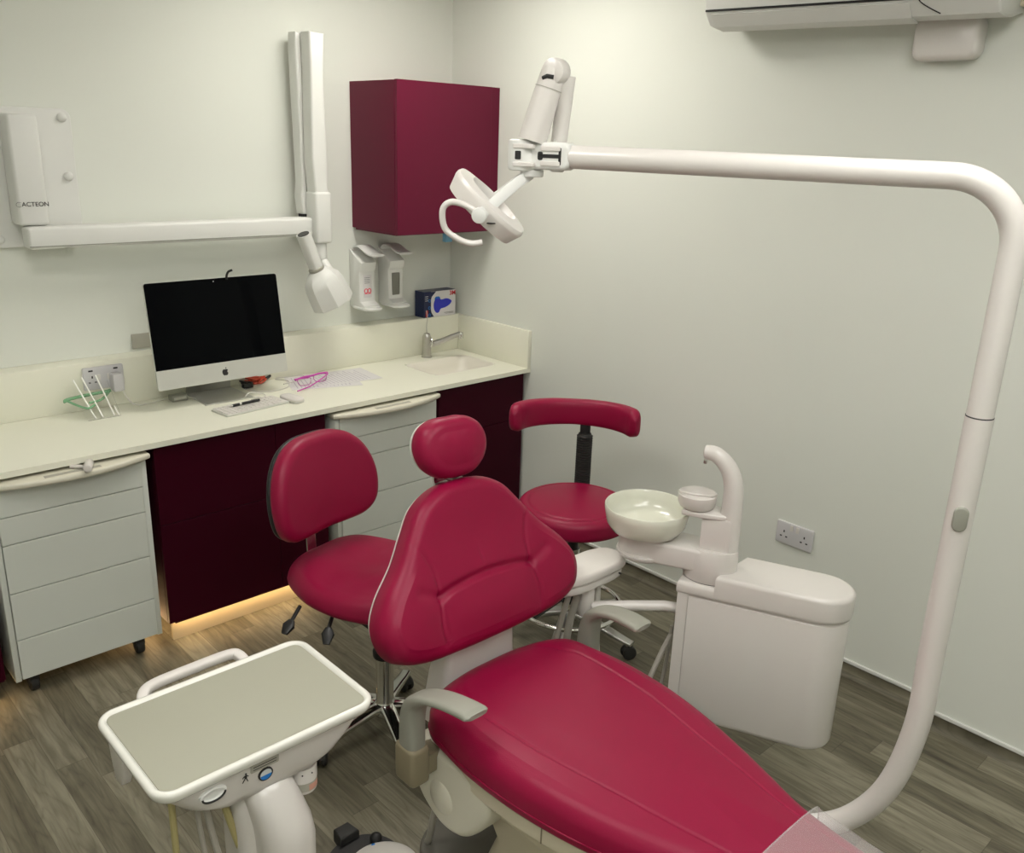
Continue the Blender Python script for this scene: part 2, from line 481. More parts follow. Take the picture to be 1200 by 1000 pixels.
# LED strips under the cabinets that glow on the floor
def led(x0, x1, y, label, rot=0, z=.082):
    o = MB().box((x0, y-.004, z-.003), (x1, y+.004, z+.004)).build('led_strip', 'warmled')
    o['kind'] = 'structure'; o.name = 'trim_1'
    return o

# ------------------------------------------------------------------ mobile drawer units
def drawer_unit(x0, x1, zs, label, knob=False):
    t = thing('drawer_unit', label, 'drawer unit', ((x0+x1)/2, -.35, 0), 'white mobile drawer units')
    b = MB(); b.box((x0, -.594, .072), (x0+.018, -.08, .745), .002); b.box((x1-.018, -.594, .072), (x1, -.08, .745), .002)
    b.box((x0+.018, -.585, .080), (x1-.018, -.08, .100)); b.box((x0+.018, -.10, .10), (x1-.018, -.08, .742)); b.box((x0+.018, -.572, .1), (x1-.018, -.56, .742))
    b.build('body', 'enamel', t)
    for i in range(len(zs)-1):
        d = MB().box((x0+.0195, -.600, zs[i+1]+.0015), (x1-.0195, -.575, zs[i]-.0015), .0015, 1)
        d.build('drawer', 'enamel', t)
    # bowed cream top that bulges at the front
    xc = (x0+x1)/2; hw = (x1-x0)/2+.012
    o = [(xc+hw, -.06), (xc-hw, -.06), (xc-hw, -.59)]
    for k in range(0, 25):
        a = k/24; x = xc-hw+2*hw*a
        o.append((x, -.606-.055*math.sin(PI*a)**.8))
    o.append((xc+hw, -.59))
    MB().prism(o, .744, .764, .007).build('top', 'cream2', t)
    MB().box((xc-.085, -.640, .7635), (xc+.085, -.622, .7655), .001, 1).build('finger_slot', 'grey_plate', t)
    if not knob:
        return t
    for cx in (x0+.06, x1-.07):
        for cy in (-.545, -.14):
            c = MB(); c.cyl((cx-.014, cy, .027), (cx+.014, cy, .027), .027, bev=.006)
            c.box((cx-.018, cy-.018, .030), (cx+.018, cy+.024, .058), .006); c.cyl((cx, cy+.004, .05), (cx, cy+.004, .0725), .010)
            c.build('castor', 'rubber', t)
    return t
drawer_unit(-2.283, -1.802, [.742, .647, .555, .388, .222, .078], 'large mobile drawer unit with five fronts at the left under the worktop', True)
t2 = drawer_unit(-1.060, -.553, [.742, .650, .560, .388, .222, .078], 'mobile drawer unit between the plum cabinets, left of the sink', True)
# little white stopper on the left unit
o = MB(); o.cyl((-2.010, -.668, .776), (-1.985, -.612, .776), .0135, bev=.004); o.cyl((-2.04, -.60, .772), (-1.998, -.640, .772), .006)
o = tag(origin(o.build('plastic_stopper', 'plastic')), 'small white plastic peg lying on the cream top of the left drawer unit', 'peg')

# ------------------------------------------------------------------ wall cupboard
t = thing('wall_cupboard', 'plum wall cupboard hung in the corner above the sink', 'cupboard', (-.29, -.17, 1.407))
MB().box((-.572, -.327, 1.412), (-.002, -.001, 2.028), .001, 1).build('body', 'maroon', t)
MB().box((-.572, -.347, 1.407), (-.055, -.329, 2.030), .0015, 1).build('door', 'maroon', t)
MB().box((-.052, -.340, 1.407), (-.002, -.327, 2.030), .001, 1).build('filler_strip', 'maroon', t)
MB().box((-.560, -.320, 1.402), (-.01, -.01, 1.412)).build('underside_panel', 'maroon', t)
o = MB().box((-.185, -.19, 1.344), (-.143, -.165, 1.402), .004)
tag(origin(o.build('blue_clip', 'cyan')), 'small light blue clip hanging below the wall cupboard', 'clip')

# ------------------------------------------------------------------ grey plate and sockets
o = MB().box((-1.597, -.008, .984), (-1.40, -.001, 1.041), .002)
tag(origin(o.build('wall_plate', 'grey_plate')), 'plain grey wall plate behind the computer just above the upstand', 'wall plate')

def double_socket(cx, cy, cz, ux, n, label, usb=False):
    """ux: horizontal direction, n: outward normal"""
    ux = Vector(ux); n = Vector(n); uz = Vector((0, 0, 1)); c = Vector((cx, cy, cz))
    t = thing('wall_socket', label, 'socket', c)
    f = lambda u, v, w: c+ux*u+uz*v+n*w
    MB().prism(rrect(.147, .086, .006), .0005, .010, .003, f).build('plate', 'socket', t)
    for s_ in (-1, 1):
        sw = MB().prism(rrect(.012, .022, .002, 3, s_*.012 if not usb else s_*.018, .026 if not usb else .003), .009, .0135, .001, f)
        sw.build('switch', 'plastic', t)
        h = MB()
        for (px, pz, w_, h_) in ((0, .006, .005, .009), (-.011, -.014, .008, .005), (.011, -.014, .008, .005)):
            h.prism([(s_*.041+px-w_/2, pz-h_/2), (s_*.041+px+w_/2, pz-h_/2), (s_*.041+px+w_/2, pz+h_/2), (s_*.041+px-w_/2, pz+h_/2)], .0095, .0104, 0, f)
        if usb: h.prism(rrect(.016, .006, .001, 2, s_*.045, .030), .0095, .0104, 0, f)
        h.build('pin_holes', 'ink', t)
    return t
double_socket(0, -2.029, .4515, (0, -1, 0), (-1, 0, 0), 'white double wall socket low on the right wall behind the water unit')
double_socket(-1.748, -.095, .914, (1, 0, 0), (0, -1, 0), 'white double socket with USB ports set in the upstand left of the computer', True)
t = thing('plug_adapter', 'white plug adapter pushed into the socket left of the computer', 'plug', (-1.707, -.11, .88))
MB().box((-1.730, -.150, .862), (-1.690, -.1055, .930), .006).build('body', 'socket', t)
MB().tube(cr([(-1.70, -.148, .870), (-1.69, -.165, .835), (-1.66, -.17, .806), (-1.60, -.155, .801), (-1.53, -.14, .801), (-1.47, -.16, .801), (-1.44, -.2, .801)], 8), .0022, 8).build('cord', 'cable', t)

# ------------------------------------------------------------------ computer
def computer():
    a = 0
    base = Vector((-1.352, -.20, HZ))
    t = thing('desktop_computer', 'all-in-one computer with black screen and silver chin standing on the worktop', 'computer', base)
    t.rotation_euler = (0, 0, a)
    tilt = math.radians(8.5)
    # local: x width, y back, z up ; front plane at y=-0.10
    def f(u, v, w):   # u width, v height on panel, w outward (toward viewer)
        return Vector((u, -.085-w*math.cos(tilt)+v*math.sin(tilt)-.0, .082+v*math.cos(tilt)+w*math.sin(tilt)))
    Wd, Hh, ch = .532, .382, .074
    MB().prism(rrect(Wd, Hh+ch-.06, .010, 5, 0, (Hh+ch-.06)/2-.0), -.012, 0, .002, f).build('shell', 'silver', t, world=False)
    MB().prism(rrect(.40, .26, .10, 6, 0, .20), -.04, -.010, .018, f).build('back_bulge', 'silver', t, world=False)
    H2 = Hh+ch-.06
    MB().prism([(-Wd/2+.001, ch), (Wd/2-.001, ch)]+[(Wd/2-.001-.009*(1-math.cos(k*PI/8)), H2-.010+.009*math.sin(k*PI/8)) for k in range(5)]+[(-Wd/2+.001+.009*(1-math.cos(k*PI/8)), H2-.010+.009*math.sin(k*PI/8)) for k in range(4, -1, -1)], 0, .0015, 0, f).build('screen', 'screen', t, world=False)
    MB().prism(rrect(Wd, ch, .006, 4, 0, ch/2), 0, .0014, 0, f).build('chin', 'silver', t, world=False)
    MB().prism(rrect(.004, .004, .0019, 3, 0, H2-.012), .0015, .0019, 0, f).build('webcam', 'lens', t, world=False)
    # apple logo
    ap = [(0, .0085), (.004, .0105), (.009, .0095), (.0115, .006), (.009, .003), (.0085, -.001), (.012, -.005), (.009, -.0115), (.0045, -.0145), (0, -.013), (-.0045, -.0145), (-.0095, -.0105), (-.0125, -.003), (-.0115, .005), (-.008, .0095), (-.004, .0103)]
    lg = MB().prism([(x*1.0, y+ch/2-.002) for x, y in ap], .0014, .0020, 0, f)
    lg.prism([(x+.0012, y+ch/2-.002) for x, y in ((0, .0115), (.0045, .0145), (.0048, .0185), (.001, .0155))], .0014, .0020, 0, f)
    lg.build('logo', 'ink', t, world=False)
    # stand : neck + foot
    nk = MB()
    nk.ring_mesh([[(x*sx_, y, z) for x, y in ((-1, -.003), (1, -.003), (1, .003), (-1, .003))] for sx_, y0, z in ((.085, 0, 0),)] and
                 [[(sgn*w_, y0+dy, z) for sgn, dy in ((-1, -.003), (1, -.003), (1, .003), (-1, .003))] for w_, y0, z in ((.094, .085, .004), (.090, .075, .05), (.088, .045, .10), (.086, .0, .16), (.085, -.045, .215))])
    nk.build('stand_neck', 'alu', t, world=False)
    MB().prism([(-.098, -.105), (.098, -.105), (.094, .088), (-.094, .088)], .0003, .006, .001).build('stand_foot', 'alu', t, world=False)
    return t
computer()
# black hook on top of the screen
o = MB().tube(cr([(-1.300, -.235, 1.262), (-1.300, -.238, 1.278), (-1.294, -.242, 1.292), (-1.280, -.246, 1.298)], 6), .0045, 10)
tag(origin(o.build('webcam_hook', 'black')), 'thin black hook sticking up from the top edge of the computer', 'hook')
# keyboard
kx = Vector((-1.32, -.415, HZ)); kt = thing('keyboard', 'slim white keyboard lying on the worktop in front of the computer', 'keyboard', kx)
kt.rotation_euler = (0, 0, math.radians(7))
b = MB(); b.prism(rrect(.279, .114, .008), .0, .0075, .002); b.build('base', 'silver', kt, world=False)
kb = MB()
for r_ in range(6):
    n = 14 if r_ < 5 else 8
    x = -.134
    for k in range(n):
        w_ = .0191*(14/n) if r_ == 5 else .0191
        if r_ == 5: w_ = [.019, .019, .022, .024, .096, .024, .022, .042][k]
        kb.box((x+.0012, .036-r_*.0175+.0008, .0070), (x+w_-.0012, .036-r_*.0175+.0158, .0102), .001, 1); x += w_
k_ = kb.build('keys', 'plastic', kt, world=False); k_['kind'] = 'stuff'
# mouse
mt = thing('mouse', 'white and silver computer mouse at the right end of the keyboard', 'mouse', (-1.152, -.43, HZ)); mt.rotation_euler = (0, 0, math.radians(8))
mo = [(p.x, p.y) for p in cr([(.028, 0, 0), (.024, .045, 0), (0, .057, 0), (-.024, .045, 0), (-.028, 0, 0), (-.024, -.045, 0), (0, -.057, 0), (.024, -.045, 0)], 5, True)]
MB().prism(mo, .001, .009, .002).build('base', 'alu', mt, world=False)
MB().cushion(mo, .011, lambda u, v, w: (u, v, .008+w), r=.008, rb=.001, crown=.006, nin=8).build('top_shell', 'plastic', mt, world=False)
# pen
pt = thing('pen', 'black ballpoint pen lying across the keyboard', 'pen', (-1.335, -.402, HZ+.0115))
a = Vector((-1.392, -.408, HZ+.0165)); d = Vector((.118, .012, 0)); 
MB().cyl(a, a+d, .0052).build('barrel', 'black', pt)
MB().cyl(a, a-d*.12, .0045, .001).build('tip', 'steel', pt); MB().cyl(a+d*.25, a+d*.32, .0058).build('grip_ring', 'cable', pt)
MB().tube([a+d*1.0+Vector((0, 0, .005)), a+d*.7+Vector((0, 0, .008))], .0016, 8).build('clip', 'steel', pt)
# usb hub/ chip reader beside the left foot
ht = thing('usb_adapter', 'small grey USB adapter under the left edge of the computer', 'adapter', (-1.50, -.165, HZ))
MB().box((-1.530, -.185, HZ+.0005), (-1.467, -.145, HZ+.024), .003).build('body', 'grey', ht)
MB().box((-1.523, -.187, HZ+.008), (-1.475, -.1845, HZ+.017)).build('port', 'steel', ht)
# cable bundle
wt = thing('cable_bundle', 'bundle of red, black and white wires beside the computer stand', 'cables', (-1.13, -.15, HZ))
def squig(cx, cy, R, n, z, seed, sq=.6):
    rd = random.Random(seed); pts = []
    for i in range(n):
        a = i*2.1+rd.random(); r = R*(.4+.6*rd.random())
        pts.append((cx+r*math.cos(a), cy+sq*r*math.sin(a), z+rd.random()*.024))
    return cr(pts, 8)
MB().tube(squig(-1.145, -.120, .050, 16, HZ+.006, 1), .0040, 8).build('red_wire', 'red', wt)
MB().tube(squig(-1.200, -.140, .036, 11, HZ+.007, 2), .0038, 8).build('black_wire', 'black', wt)
MB().box((-1.225, -.175, HZ+.002), (-1.185, -.150, HZ+.020), .002).build('black_connector', 'black', wt)
MB().tube(cr([(-1.105, -.10, HZ+.010), (-1.082, -.10, HZ+.012), (-1.064, -.092, HZ+.018)], 5), .006, 8).build('black_plug', 'black', wt)
MB().tube(cr([(-1.21, -.10, HZ+.003), (-1.22, -.2, HZ+.003), (-1.16, -.27, HZ+.003), (-1.07, -.25, HZ+.003), (-1.02, -.17, HZ+.003), (-1.05, -.11, HZ+.003)], 8), .0022, 8).build('white_wire', 'cable', wt)
MB().tube(cr([(-1.12, -.05, HZ+.003), (-1.02, -.02-.08, HZ+.003), (-.93, -.115, HZ+.003), (-.935, -.16, HZ+.003), (-1.0, -.19, HZ+.003), (-1.06, -.2, HZ+.003)], 8), .0022, 8).build('white_wire', 'cable', wt)
MB().tube(cr([(-1.29, -.30, HZ+.003), (-1.25, -.27, HZ+.012), (-1.20, -.29, HZ+.004), (-1.22, -.33, HZ+.003), (-1.27, -.345, HZ+.014)], 8), .0024, 8).build('white_wire', 'cable', wt)
# papers
def sheet(cx, cy, a, z, label, lines=True):
    t = thing('paper_sheet', label, 'paper', (cx, cy, z)); t.rotation_euler = (0, 0, a)
    MB().box((-.105, -.1485, 0), (.105, .1485, .0006)).build('page', 'paper', t, world=False)
    l = MB()
    for k in range(14):
        y = .12-k*.017
        l.box((-.085, y, .0006), (.085-.05*((k*37) % 5)/5, y+.003, .0008))
    l.build('print_lines', 'printing', t, world=False)
sheet(-.90, -.25, math.radians(70), HZ+.0002, 'printed sheet of paper lying under the pink glasses')
sheet(-.80, -.235, math.radians(84), HZ+.0012, 'printed sheet of paper overlapping the other one, nearer the sink')
# pink glasses
gt = thing('pink_glasses', 'pair of pink framed glasses lying on the papers', 'glasses', (-.97, -.25, HZ+.002))
GZ = HZ+.003
fr = MB()
fr.tube(cr([(-1.045, -.272, GZ+.030), (-1.0, -.262, GZ+.034), (-.958, -.255, GZ+.032), (-.915, -.247, GZ+.034), (-.872, -.240, GZ+.030)], 6), .0042, 8)
fr.build('brow_frame', 'pink', gt)
for s_, x in ((0, -1.0), (1, -.914)):
    y = -.265+.017*s_
    L = [(x-.028, y, GZ+.028), (x+.028, y+.004, GZ+.028), (x+.026, y-.004, GZ+.004), (x-.002, y-.006, GZ-.001+.001), (x-.026, y-.006, GZ+.006)]
    MB().tube(cr(L, 5, True), .0013, 6, closed=True).build('lens_rim', 'pink', gt)
MB().tube(cr([(-1.045, -.272, GZ+.030), (-1.035, -.25, GZ+.028), (-.97, -.20, GZ+.010), (-.93, -.18, GZ+.003)], 6), .0026, 8).build('temple_arm', 'pink', gt)
MB().tube(cr([(-.872, -.240, GZ+.030), (-.89, -.262, GZ+.026), (-1.0, -.32, GZ+.010), (-1.075, -.34, GZ+.003)], 6), .0026, 8).build('temple_arm', 'pink', gt)

# clear stand with green safety glasses
st = thing('acrylic_stand', 'clear acrylic stand with edge highlights drawn as white rods on the worktop left of the socket', 'stand', (-1.82, -.19, HZ))
for x0, x1, zt in ((-1.862, -1.832, .925), (-1.832, -1.806, .930), (-1.783, -1.766, .932)):  # white rods stand in for specular highlights along the acrylic edges
    MB().cyl((x0, -.125, zt), (x1, -.23, HZ+.004), .0026, seg=8).build('edge_highlight', 'lightrod', st)
MB().cyl((-1.758, -.215, HZ+.035), (-1.752, -.235, HZ+.004), .0024, seg=8).build('edge_highlight', 'lightrod', st)
b = MB()
b.ring_mesh([[(-1.90, -.125, HZ+.11), (-1.745, -.125, HZ+.11), (-1.745, -.128, HZ+.11), (-1.90, -.128, HZ+.11)], [(-1.86, -.235, HZ+.001), (-1.745, -.235, HZ+.001), (-1.745, -.237, HZ+.001), (-1.86, -.237, HZ+.001)]])
b.build('clear_panel', 'glass', st)
gg = thing('green_safety_glasses', 'green safety glasses propped on the clear acrylic stand', 'glasses', (-1.82, -.15, .86))
MB().tube(cr([(-1.905, -.155, .855), (-1.90, -.15, .862), (-1.83, -.142, .866), (-1.76, -.14, .868), (-1.742, -.145, .872)], 6), .006, 8).build('brow_bar', 'greenp', gg)
MB().tube(cr([(-1.90, -.152, .860), (-1.875, -.19, .846), (-1.85, -.215, .838), (-1.82, -.20, .842)], 6), .0042, 8).build('temple_arm', 'greenp', gg)
MB().tube(cr([(-1.745, -.142, .868), (-1.79, -.18, .852), (-1.835, -.19, .85)], 6), .0042, 8).build('temple_arm', 'greenp', gg)

# ------------------------------------------------------------------ soap dispensers
def dispenser(xc, label, amber):
    t = thing('soap_dispenser', label, 'dispenser', (xc, -.06, 1.05), 'wall soap dispensers under the cupboard')
    w_ = .042
    def f(u, v, w): return (xc+u, -w, v)     # u = x, v = z, w outward
    prof = lambda: [(-.001, 1.055), (-.115, 1.058), (-.118, 1.070), (-.085, 1.085), (-.082, 1.22), (-.095, 1.235), (-.100, 1.262), (-.06, 1.285), (-.001, 1.318)]
    P = prof()
    b = MB()
    b.prism([(-y, z) for y, z in P], xc-w_, xc+w_, .006, lambda u, v, w: (w, -u, v), seg=3)
    b.build('housing', 'plastic2', t)
    MB().prism(rrect(w_*2+.012, .145, .036, 7, xc, 0), 0, .012, .004, lambda u, v, w: (u, -.080+v, 1.050+w)).build('drip_tray', 'plastic2', t)
    # elbow lever
    l = MB(); l.tube(cr([(xc, -.012, 1.310), (xc, -.03, 1.328), (xc, -.07, 1.330), (xc, -.13, 1.308), (xc, -.17, 1.302)], 6), 0, 16, flat=(.036, .006), up=(0, 0, 1))
    l.build('lever', 'plastic2', t)
    MB().box((xc-.022, -.0855, 1.10), (xc+.022, -.081, 1.205), .004).build('label' if not amber else 'level_window', 'amber' if amber else 'paper', t)
    if not amber:
        s_ = MB()
        for cx in (-.009, .009):
            s_.tube([(xc+cx+.0085*math.cos(k*PI/6), -.0862, 1.133+.010*math.sin(k*PI/6)) for k in range(12)], .0022, 6, closed=True)
        s_.box((xc-.018, -.0864, 1.119), (xc+.018, -.0856, 1.122)); s_.build('label_print', 'pinkink', t)
        p_ = MB()
        for k in range(4): p_.box((xc-.017, -.0864, 1.168+k*.008), (xc+.012, -.0856, 1.170+k*.008))
        p_.build('label_text', 'greyink', t)
    return t
dispenser(-.553, 'left white wall soap dispenser with a pink printed label', False)
dispenser(-.395, 'right white wall soap dispenser with a grey level window', True)

# ------------------------------------------------------------------ glove box
gx0, gx1, gy0, gy1, gz0, gz1 = -.236, -.018, -.088, -.022, .9735, 1.098
a = math.radians(0)
t = thing('glove_box', 'white and navy box of blue gloves standing on the upstand ledge in the corner', 'box', ((gx0+gx1)/2, (gy0+gy1)/2, gz0))
# the box is turned so that one end shows: corner nearest the viewer
A = Vector((-.232, -.088, 0)); B_ = Vector((-.036, -.088, 0)); Cc = Vector((-.032, -.020, 0)); D = Vector((-.228, -.020, 0))
MB().ring_mesh([[(p.x, p.y, gz0) for p in (A, B_, Cc, D)], [(p.x, p.y, gz1) for p in (A, B_, Cc, D)]]).build('carton', 'paper', t, smooth=False)
MB().box((-.2335, -.0895, gz0), (-.190, -.019, gz1+.0008)).build('navy_end', 'navy', t)
MB().box((-.190, -.0875, gz1-.0002), (-.036, -.0205, gz1+.0008)).build('navy_top', 'navy', t)
f = lambda u, v, w: (u, -.0885-w, v)
MB().prism([(-.195, gz0+.001), (-.172, gz0+.001), (-.186, gz0+.02), (-.194, gz0+.045), (-.194, gz1-.05), (-.186, gz1-.025), (-.16, gz1-.001), (-.195, gz1-.001)], 0, .0012, 0, f).build('navy_panel', 'navy', t)
gl = [(p.x, p.y) for p in cr([(-.172, 1.040, 0), (-.160, 1.062, 0), (-.140, 1.062, 0), (-.125, 1.055, 0), (-.095, 1.058, 0), (-.070, 1.050, 0), (-.062, 1.040, 0), (-.078, 1.024, 0), (-.105, 1.014, 0), (-.13, 1.010, 0), (-.140, .995, 0), (-.155, .992, 0), (-.17, 1.010, 0)], 5, True)]
MB().prism(gl, 0, .0016, 0, f).build('glove_picture', 'blue', t)
MB().prism(rrect(.034, .024, .0115, 5, -.150, 1.060), .0, .0011, 0, f).build('glove_cuff_picture', 'blue2', t)
text('brand_print', '3M', .030, 'redink', t, (-.056, -.0890, 1.082), (1, 0, 0), (0, 0, 1), bold=True)
p_ = MB()
p_.box((-.108, -.0892, .988), (-.05, -.0886, .990)); p_.box((-.10, -.0892, .983), (-.05, -.0886, .9845)); p_.build('small_print', 'greyink', t)
p_ = MB()
for k in range(3): p_.box((-.226, -.0902, 1.055+k*.010), (-.208, -.0896, 1.057+k*.010))
p_.build('end_print', 'paper', t)
MB().box((-.222, -.0902, gz0+.003), (-.209, -.0896, gz0+.035)).build('red_stripe', 'redink', t)
ci = MB()
for k in range(3): ci.tube([(-.200+.0065*math.cos(q*PI/6), -.0902, .985+k*.035+.0065*math.sin(q*PI/6)) for q in range(12)], .0012, 6, closed=True)
ci.build('circle_print', 'blue2', t)

# ------------------------------------------------------------------ tap
t = thing('mixer_tap', 'chrome lever mixer tap standing behind the sink', 'tap', (-.262, -.145, HZ))
tx, ty = -.262, -.150
MB().lathe([(.026, 0), (.026, .004), (.021, .008), (.020, .060), (.021, .085), (.0205, .100), (.014, .116), (.0, .120)], (tx, ty, HZ+.0003), seg=28).build('body', 'steel', t)
MB().tube(cr([(tx, ty, HZ+.060), (tx+.04, ty-.04, HZ+.076), (tx+.085, ty-.085, HZ+.105), (tx+.115, ty-.115, HZ+.122)], 6), [.015]*7+[.013]*6+[.012]*6, 16).build('spout', 'steel', t)
MB().cyl((tx+.115, ty-.115, HZ+.128), (tx+.117, ty-.117, HZ+.098), .013, bev=.002).build('spout_tip', 'chrome', t)
MB().tube(cr([(tx, ty-.004, HZ+.090), (tx-.004, ty-.034, HZ+.100), (tx-.004, ty-.05, HZ+.080), (tx, ty-.035, HZ+.058)], 6), .0035, 8).build('lever_loop', 'chrome', t)
MB().tube(cr([(tx, ty, HZ+.114), (tx+.004, ty+.008, HZ+.15), (tx+.012, ty+.012, HZ+.19), (tx+.006, ty+.012, HZ+.225)], 6), .0022, 8).build('lever', 'steel', t)

# ------------------------------------------------------------------ x-ray unit
t = thing('dental_x_ray_unit', 'white wall mounted dental x-ray arm with folded scissor arm and cone head', 'x-ray machine', (-1.9, -.03, 1.40))
MB().prism(rrect(.42, .465, .03, 6, -1.945, 1.628), .0005, .022, .004, lambda u, v, w: (u, -w, v)).build('wall_plate', 'plastic2', t)
for x, z in ((-1.765, 1.832), (-1.765, 1.635), (-2.012, 1.425), (-2.12, 1.832)):
    MB().lathe([(.016, 0), (.016, .004), (.013, .010), (.007, .014), (0, .015)], (x, -.022, z), (0, -1, 0), 24).build('screw_cap', 'plastic2', t)
bx = MB(); bx.box((-1.968, -.125, 1.478), (-1.872, -.022, 1.838), .012, 3); bx.build('bracket_box', 'plastic2', t)
text('lettering', 'ACTEON', .021, 'ink', t, (-1.912, -.1256, 1.548), (1, 0, 0), (0, 0, 1))
MB().tube([(-1.962+.010*math.cos(k*PI/6), -.1252, 1.548+.008*math.sin(k*PI/6)) for k in range(2, 11)], .0008, 6).build('swoosh', 'greyink', t)
MB().box((-1.955, -.155, 1.400), (-.862, -.075, 1.475), .012, 3).build('extension_arm', 'plastic2', t)
MB().box((-1.955, -.1570, 1.4085), (-.875, -.1545, 1.4115), .0005, 1).build('extension_seam', 'grey', t)
MB().cyl((-.862, -.085, 1.474), (-.862, -.085, 1.486), .026).build('joint_gap', 'darkvoid', t)
# scissor arm: rear bar and front bar standing upright
rb = MB(); rb.prism([(x_+.056, z_) for x_, z_ in [(-.934, 1.485), (-.872, 1.485), (-.872, 1.60), (-.880, 1.66), (-.880, 2.10), (-.856, 2.178), (-.940, 2.190), (-.944, 2.12), (-.934, 1.62), (-.942, 1.56)]], .042, .104, .008, lambda u, v, w: (u, -w, v))
rb.build('lower_arm', 'plastic2', t)
MB().box((-.862, -.1065, 1.53), (-.850, -.1035, 2.08), .001, 1).build('arm_slot', 'grey', t)
fb = MB(); fb.prism([(-.868, 1.42), (-.800, 1.42), (-.796, 1.555), (-.802, 1.60), (-.800, 1.72), (-.808, 2.02), (-.798, 2.185), (-.868, 2.188), (-.866, 2.05), (-.872, 1.72), (-.862, 1.57)], .106, .180, .010, lambda u, v, w: (u, -w, v))
fb.build('upper_arm', 'plastic2', t)
MB().box((-.868, -.190, 1.37), (-.792, -.100, 1.580), .012, 3).build('arm_end_cover', 'plastic2', t)
MB().cyl((-.832, -.145, 1.300), (-.832, -.145, 1.372), .030, bev=.006).build('swivel', 'plastic2', t)
# yoke tube and head
hc = Vector((-.862, -.19, 1.225))
ax = Vector((.55, 0, -.83)).normalized()
tubeA = Vector((-.944, -.21, 1.415)); tubeB = Vector((-.885, -.20, 1.275))
MB().tube([tubeA, tubeA*.5+tubeB*.5, tubeB], 0, 20, flat=(.026, .030), up=(0, 1, 0)).build('handle_tube', 'plastic2', t)
MB().cyl(tubeA+(tubeA-tubeB).normalized()*.0005, tubeA+(tubeA-tubeB).normalized()*.003, .024).build('tube_opening', 'ink', t)
hd = Vector((.30, -.05, -.62)).normalized()
h0 = Vector((-.888, -.20, 1.278))
MB().lathe([(.030, 0), (.034, .004), (.034, .012), (.032, .016)], h0, hd, 28).build('collar', 'grey_plate', t)
MB().lathe([(.030, .012), (.052, .025), (.078, .055), (.086, .085), (.090, .13), (.092, .168), (.090, .176), (.086, .178), (.0, .172)], h0, hd, 8, 1.0, .82).build('cone_head', 'plastic2', t, ang=32)
MB().tube([(-.832, -.145, 1.31), (-.82, -.16, 1.28), (-.815, -.19, 1.25)], .022, 16).build('yoke', 'plastic2', t)

# ------------------------------------------------------------------ air conditioner
AC = t = thing('air_conditioner', 'long white wall air conditioner cut by the top edge of the photo', 'air conditioner', (-.1, -2.0, 2.19))
ay0, ay1 = -2.478, -1.545
pr = [(-.001, 2.217), (-.06, 2.200), (-.12, 2.193), (-.165, 2.200), (-.198, 2.236), (-.205, 2.27), (-.21, 2.34), (-.20, 2.44), (-.17, 2.475), (-.001, 2.485)]
MB().prism(pr, -ay1+.006, -ay0, .012, lambda u, v, w: (u, -w, v)).build('body', 'plastic2', t, ang=25)
fp = [(-.2015, 2.246), (-.208, 2.27), (-.2135, 2.34), (-.204, 2.437), (-.199, 2.437), (-.207, 2.34), (-.200, 2.27), (-.196, 2.246)]
MB().prism(fp, 1.56, 2.255, 0, lambda u, v, w: (u, -w, v)).build('front_panel', 'plastic2', t, ang=25)
MB().box((-.2045, -2.257, 2.2395), (-.195, -1.56, 2.2455)).build('panel_gap', 'darkvoid', t)
MB().tube(cr([(-.2115, -2.258, 2.30), (-.2065, -2.258, 2.262), (-.2000, -2.266, 2.238), (-.188, -2.285, 2.222), (-.170, -2.32, 2.2035)], 6), .0016, 6).build('cover_gap', 'darkvoid', t)
MB().prism([(-.121, 2.1885), (-.166, 2.1985), (-.1965, 2.233), (-.199, 2.231), (-.168, 2.196), (-.122, 2.186)], 1.58, 2.24, 0, lambda u, v, w: (u, -w, v)).build('louvre_flap', 'plastic2', t, ang=25)
MB().box((-.2095, -2.392, 2.258), (-.204, -2.355, 2.285)).build('sticker', 'greyink', t)
s_ = MB()
for k in range(5): s_.box((-.2090, -2.343+k*.012, 2.268), (-.2050, -2.336+k*.012, 2.271))
s_.build('lettering', 'greyink', t)
AC.rotation_euler = (.024, 0, 0); AC.location.z -= .020
t = thing('wall_box', 'white rounded plastic cover on the wall below the air conditioner', 'cover', (-.03, -2.28, 2.07))
ob = [(2.207, 2.183), (2.300, 2.186), (2.388, 2.183), (2.388, 2.13), (2.372, 2.092), (2.345, 2.074), (2.28, 2.068), (2.215, 2.072), (2.201, 2.085)]
MB().prism(rrect(.190, .118, .030, 8, 2.297, 2.126), .0008, .062, .016, lambda u, v, w: (-w, -u, v), seg=4).build('cover', 'plastic', t, ang=45)
t = thing('pipe_trunking', 'cream pipe trunking running right from the air conditioner', 'trunking', (-.03, -2.55, 2.19))
MB().box((-.055, -2.633, 2.196), (-.0005, -2.479, 2.27), .004).build('duct', 'cream', t)
MB().cyl((-.0555, -2.505, 2.214), (-.058, -2.505, 2.214), .005).build('screw', 'ink', t)

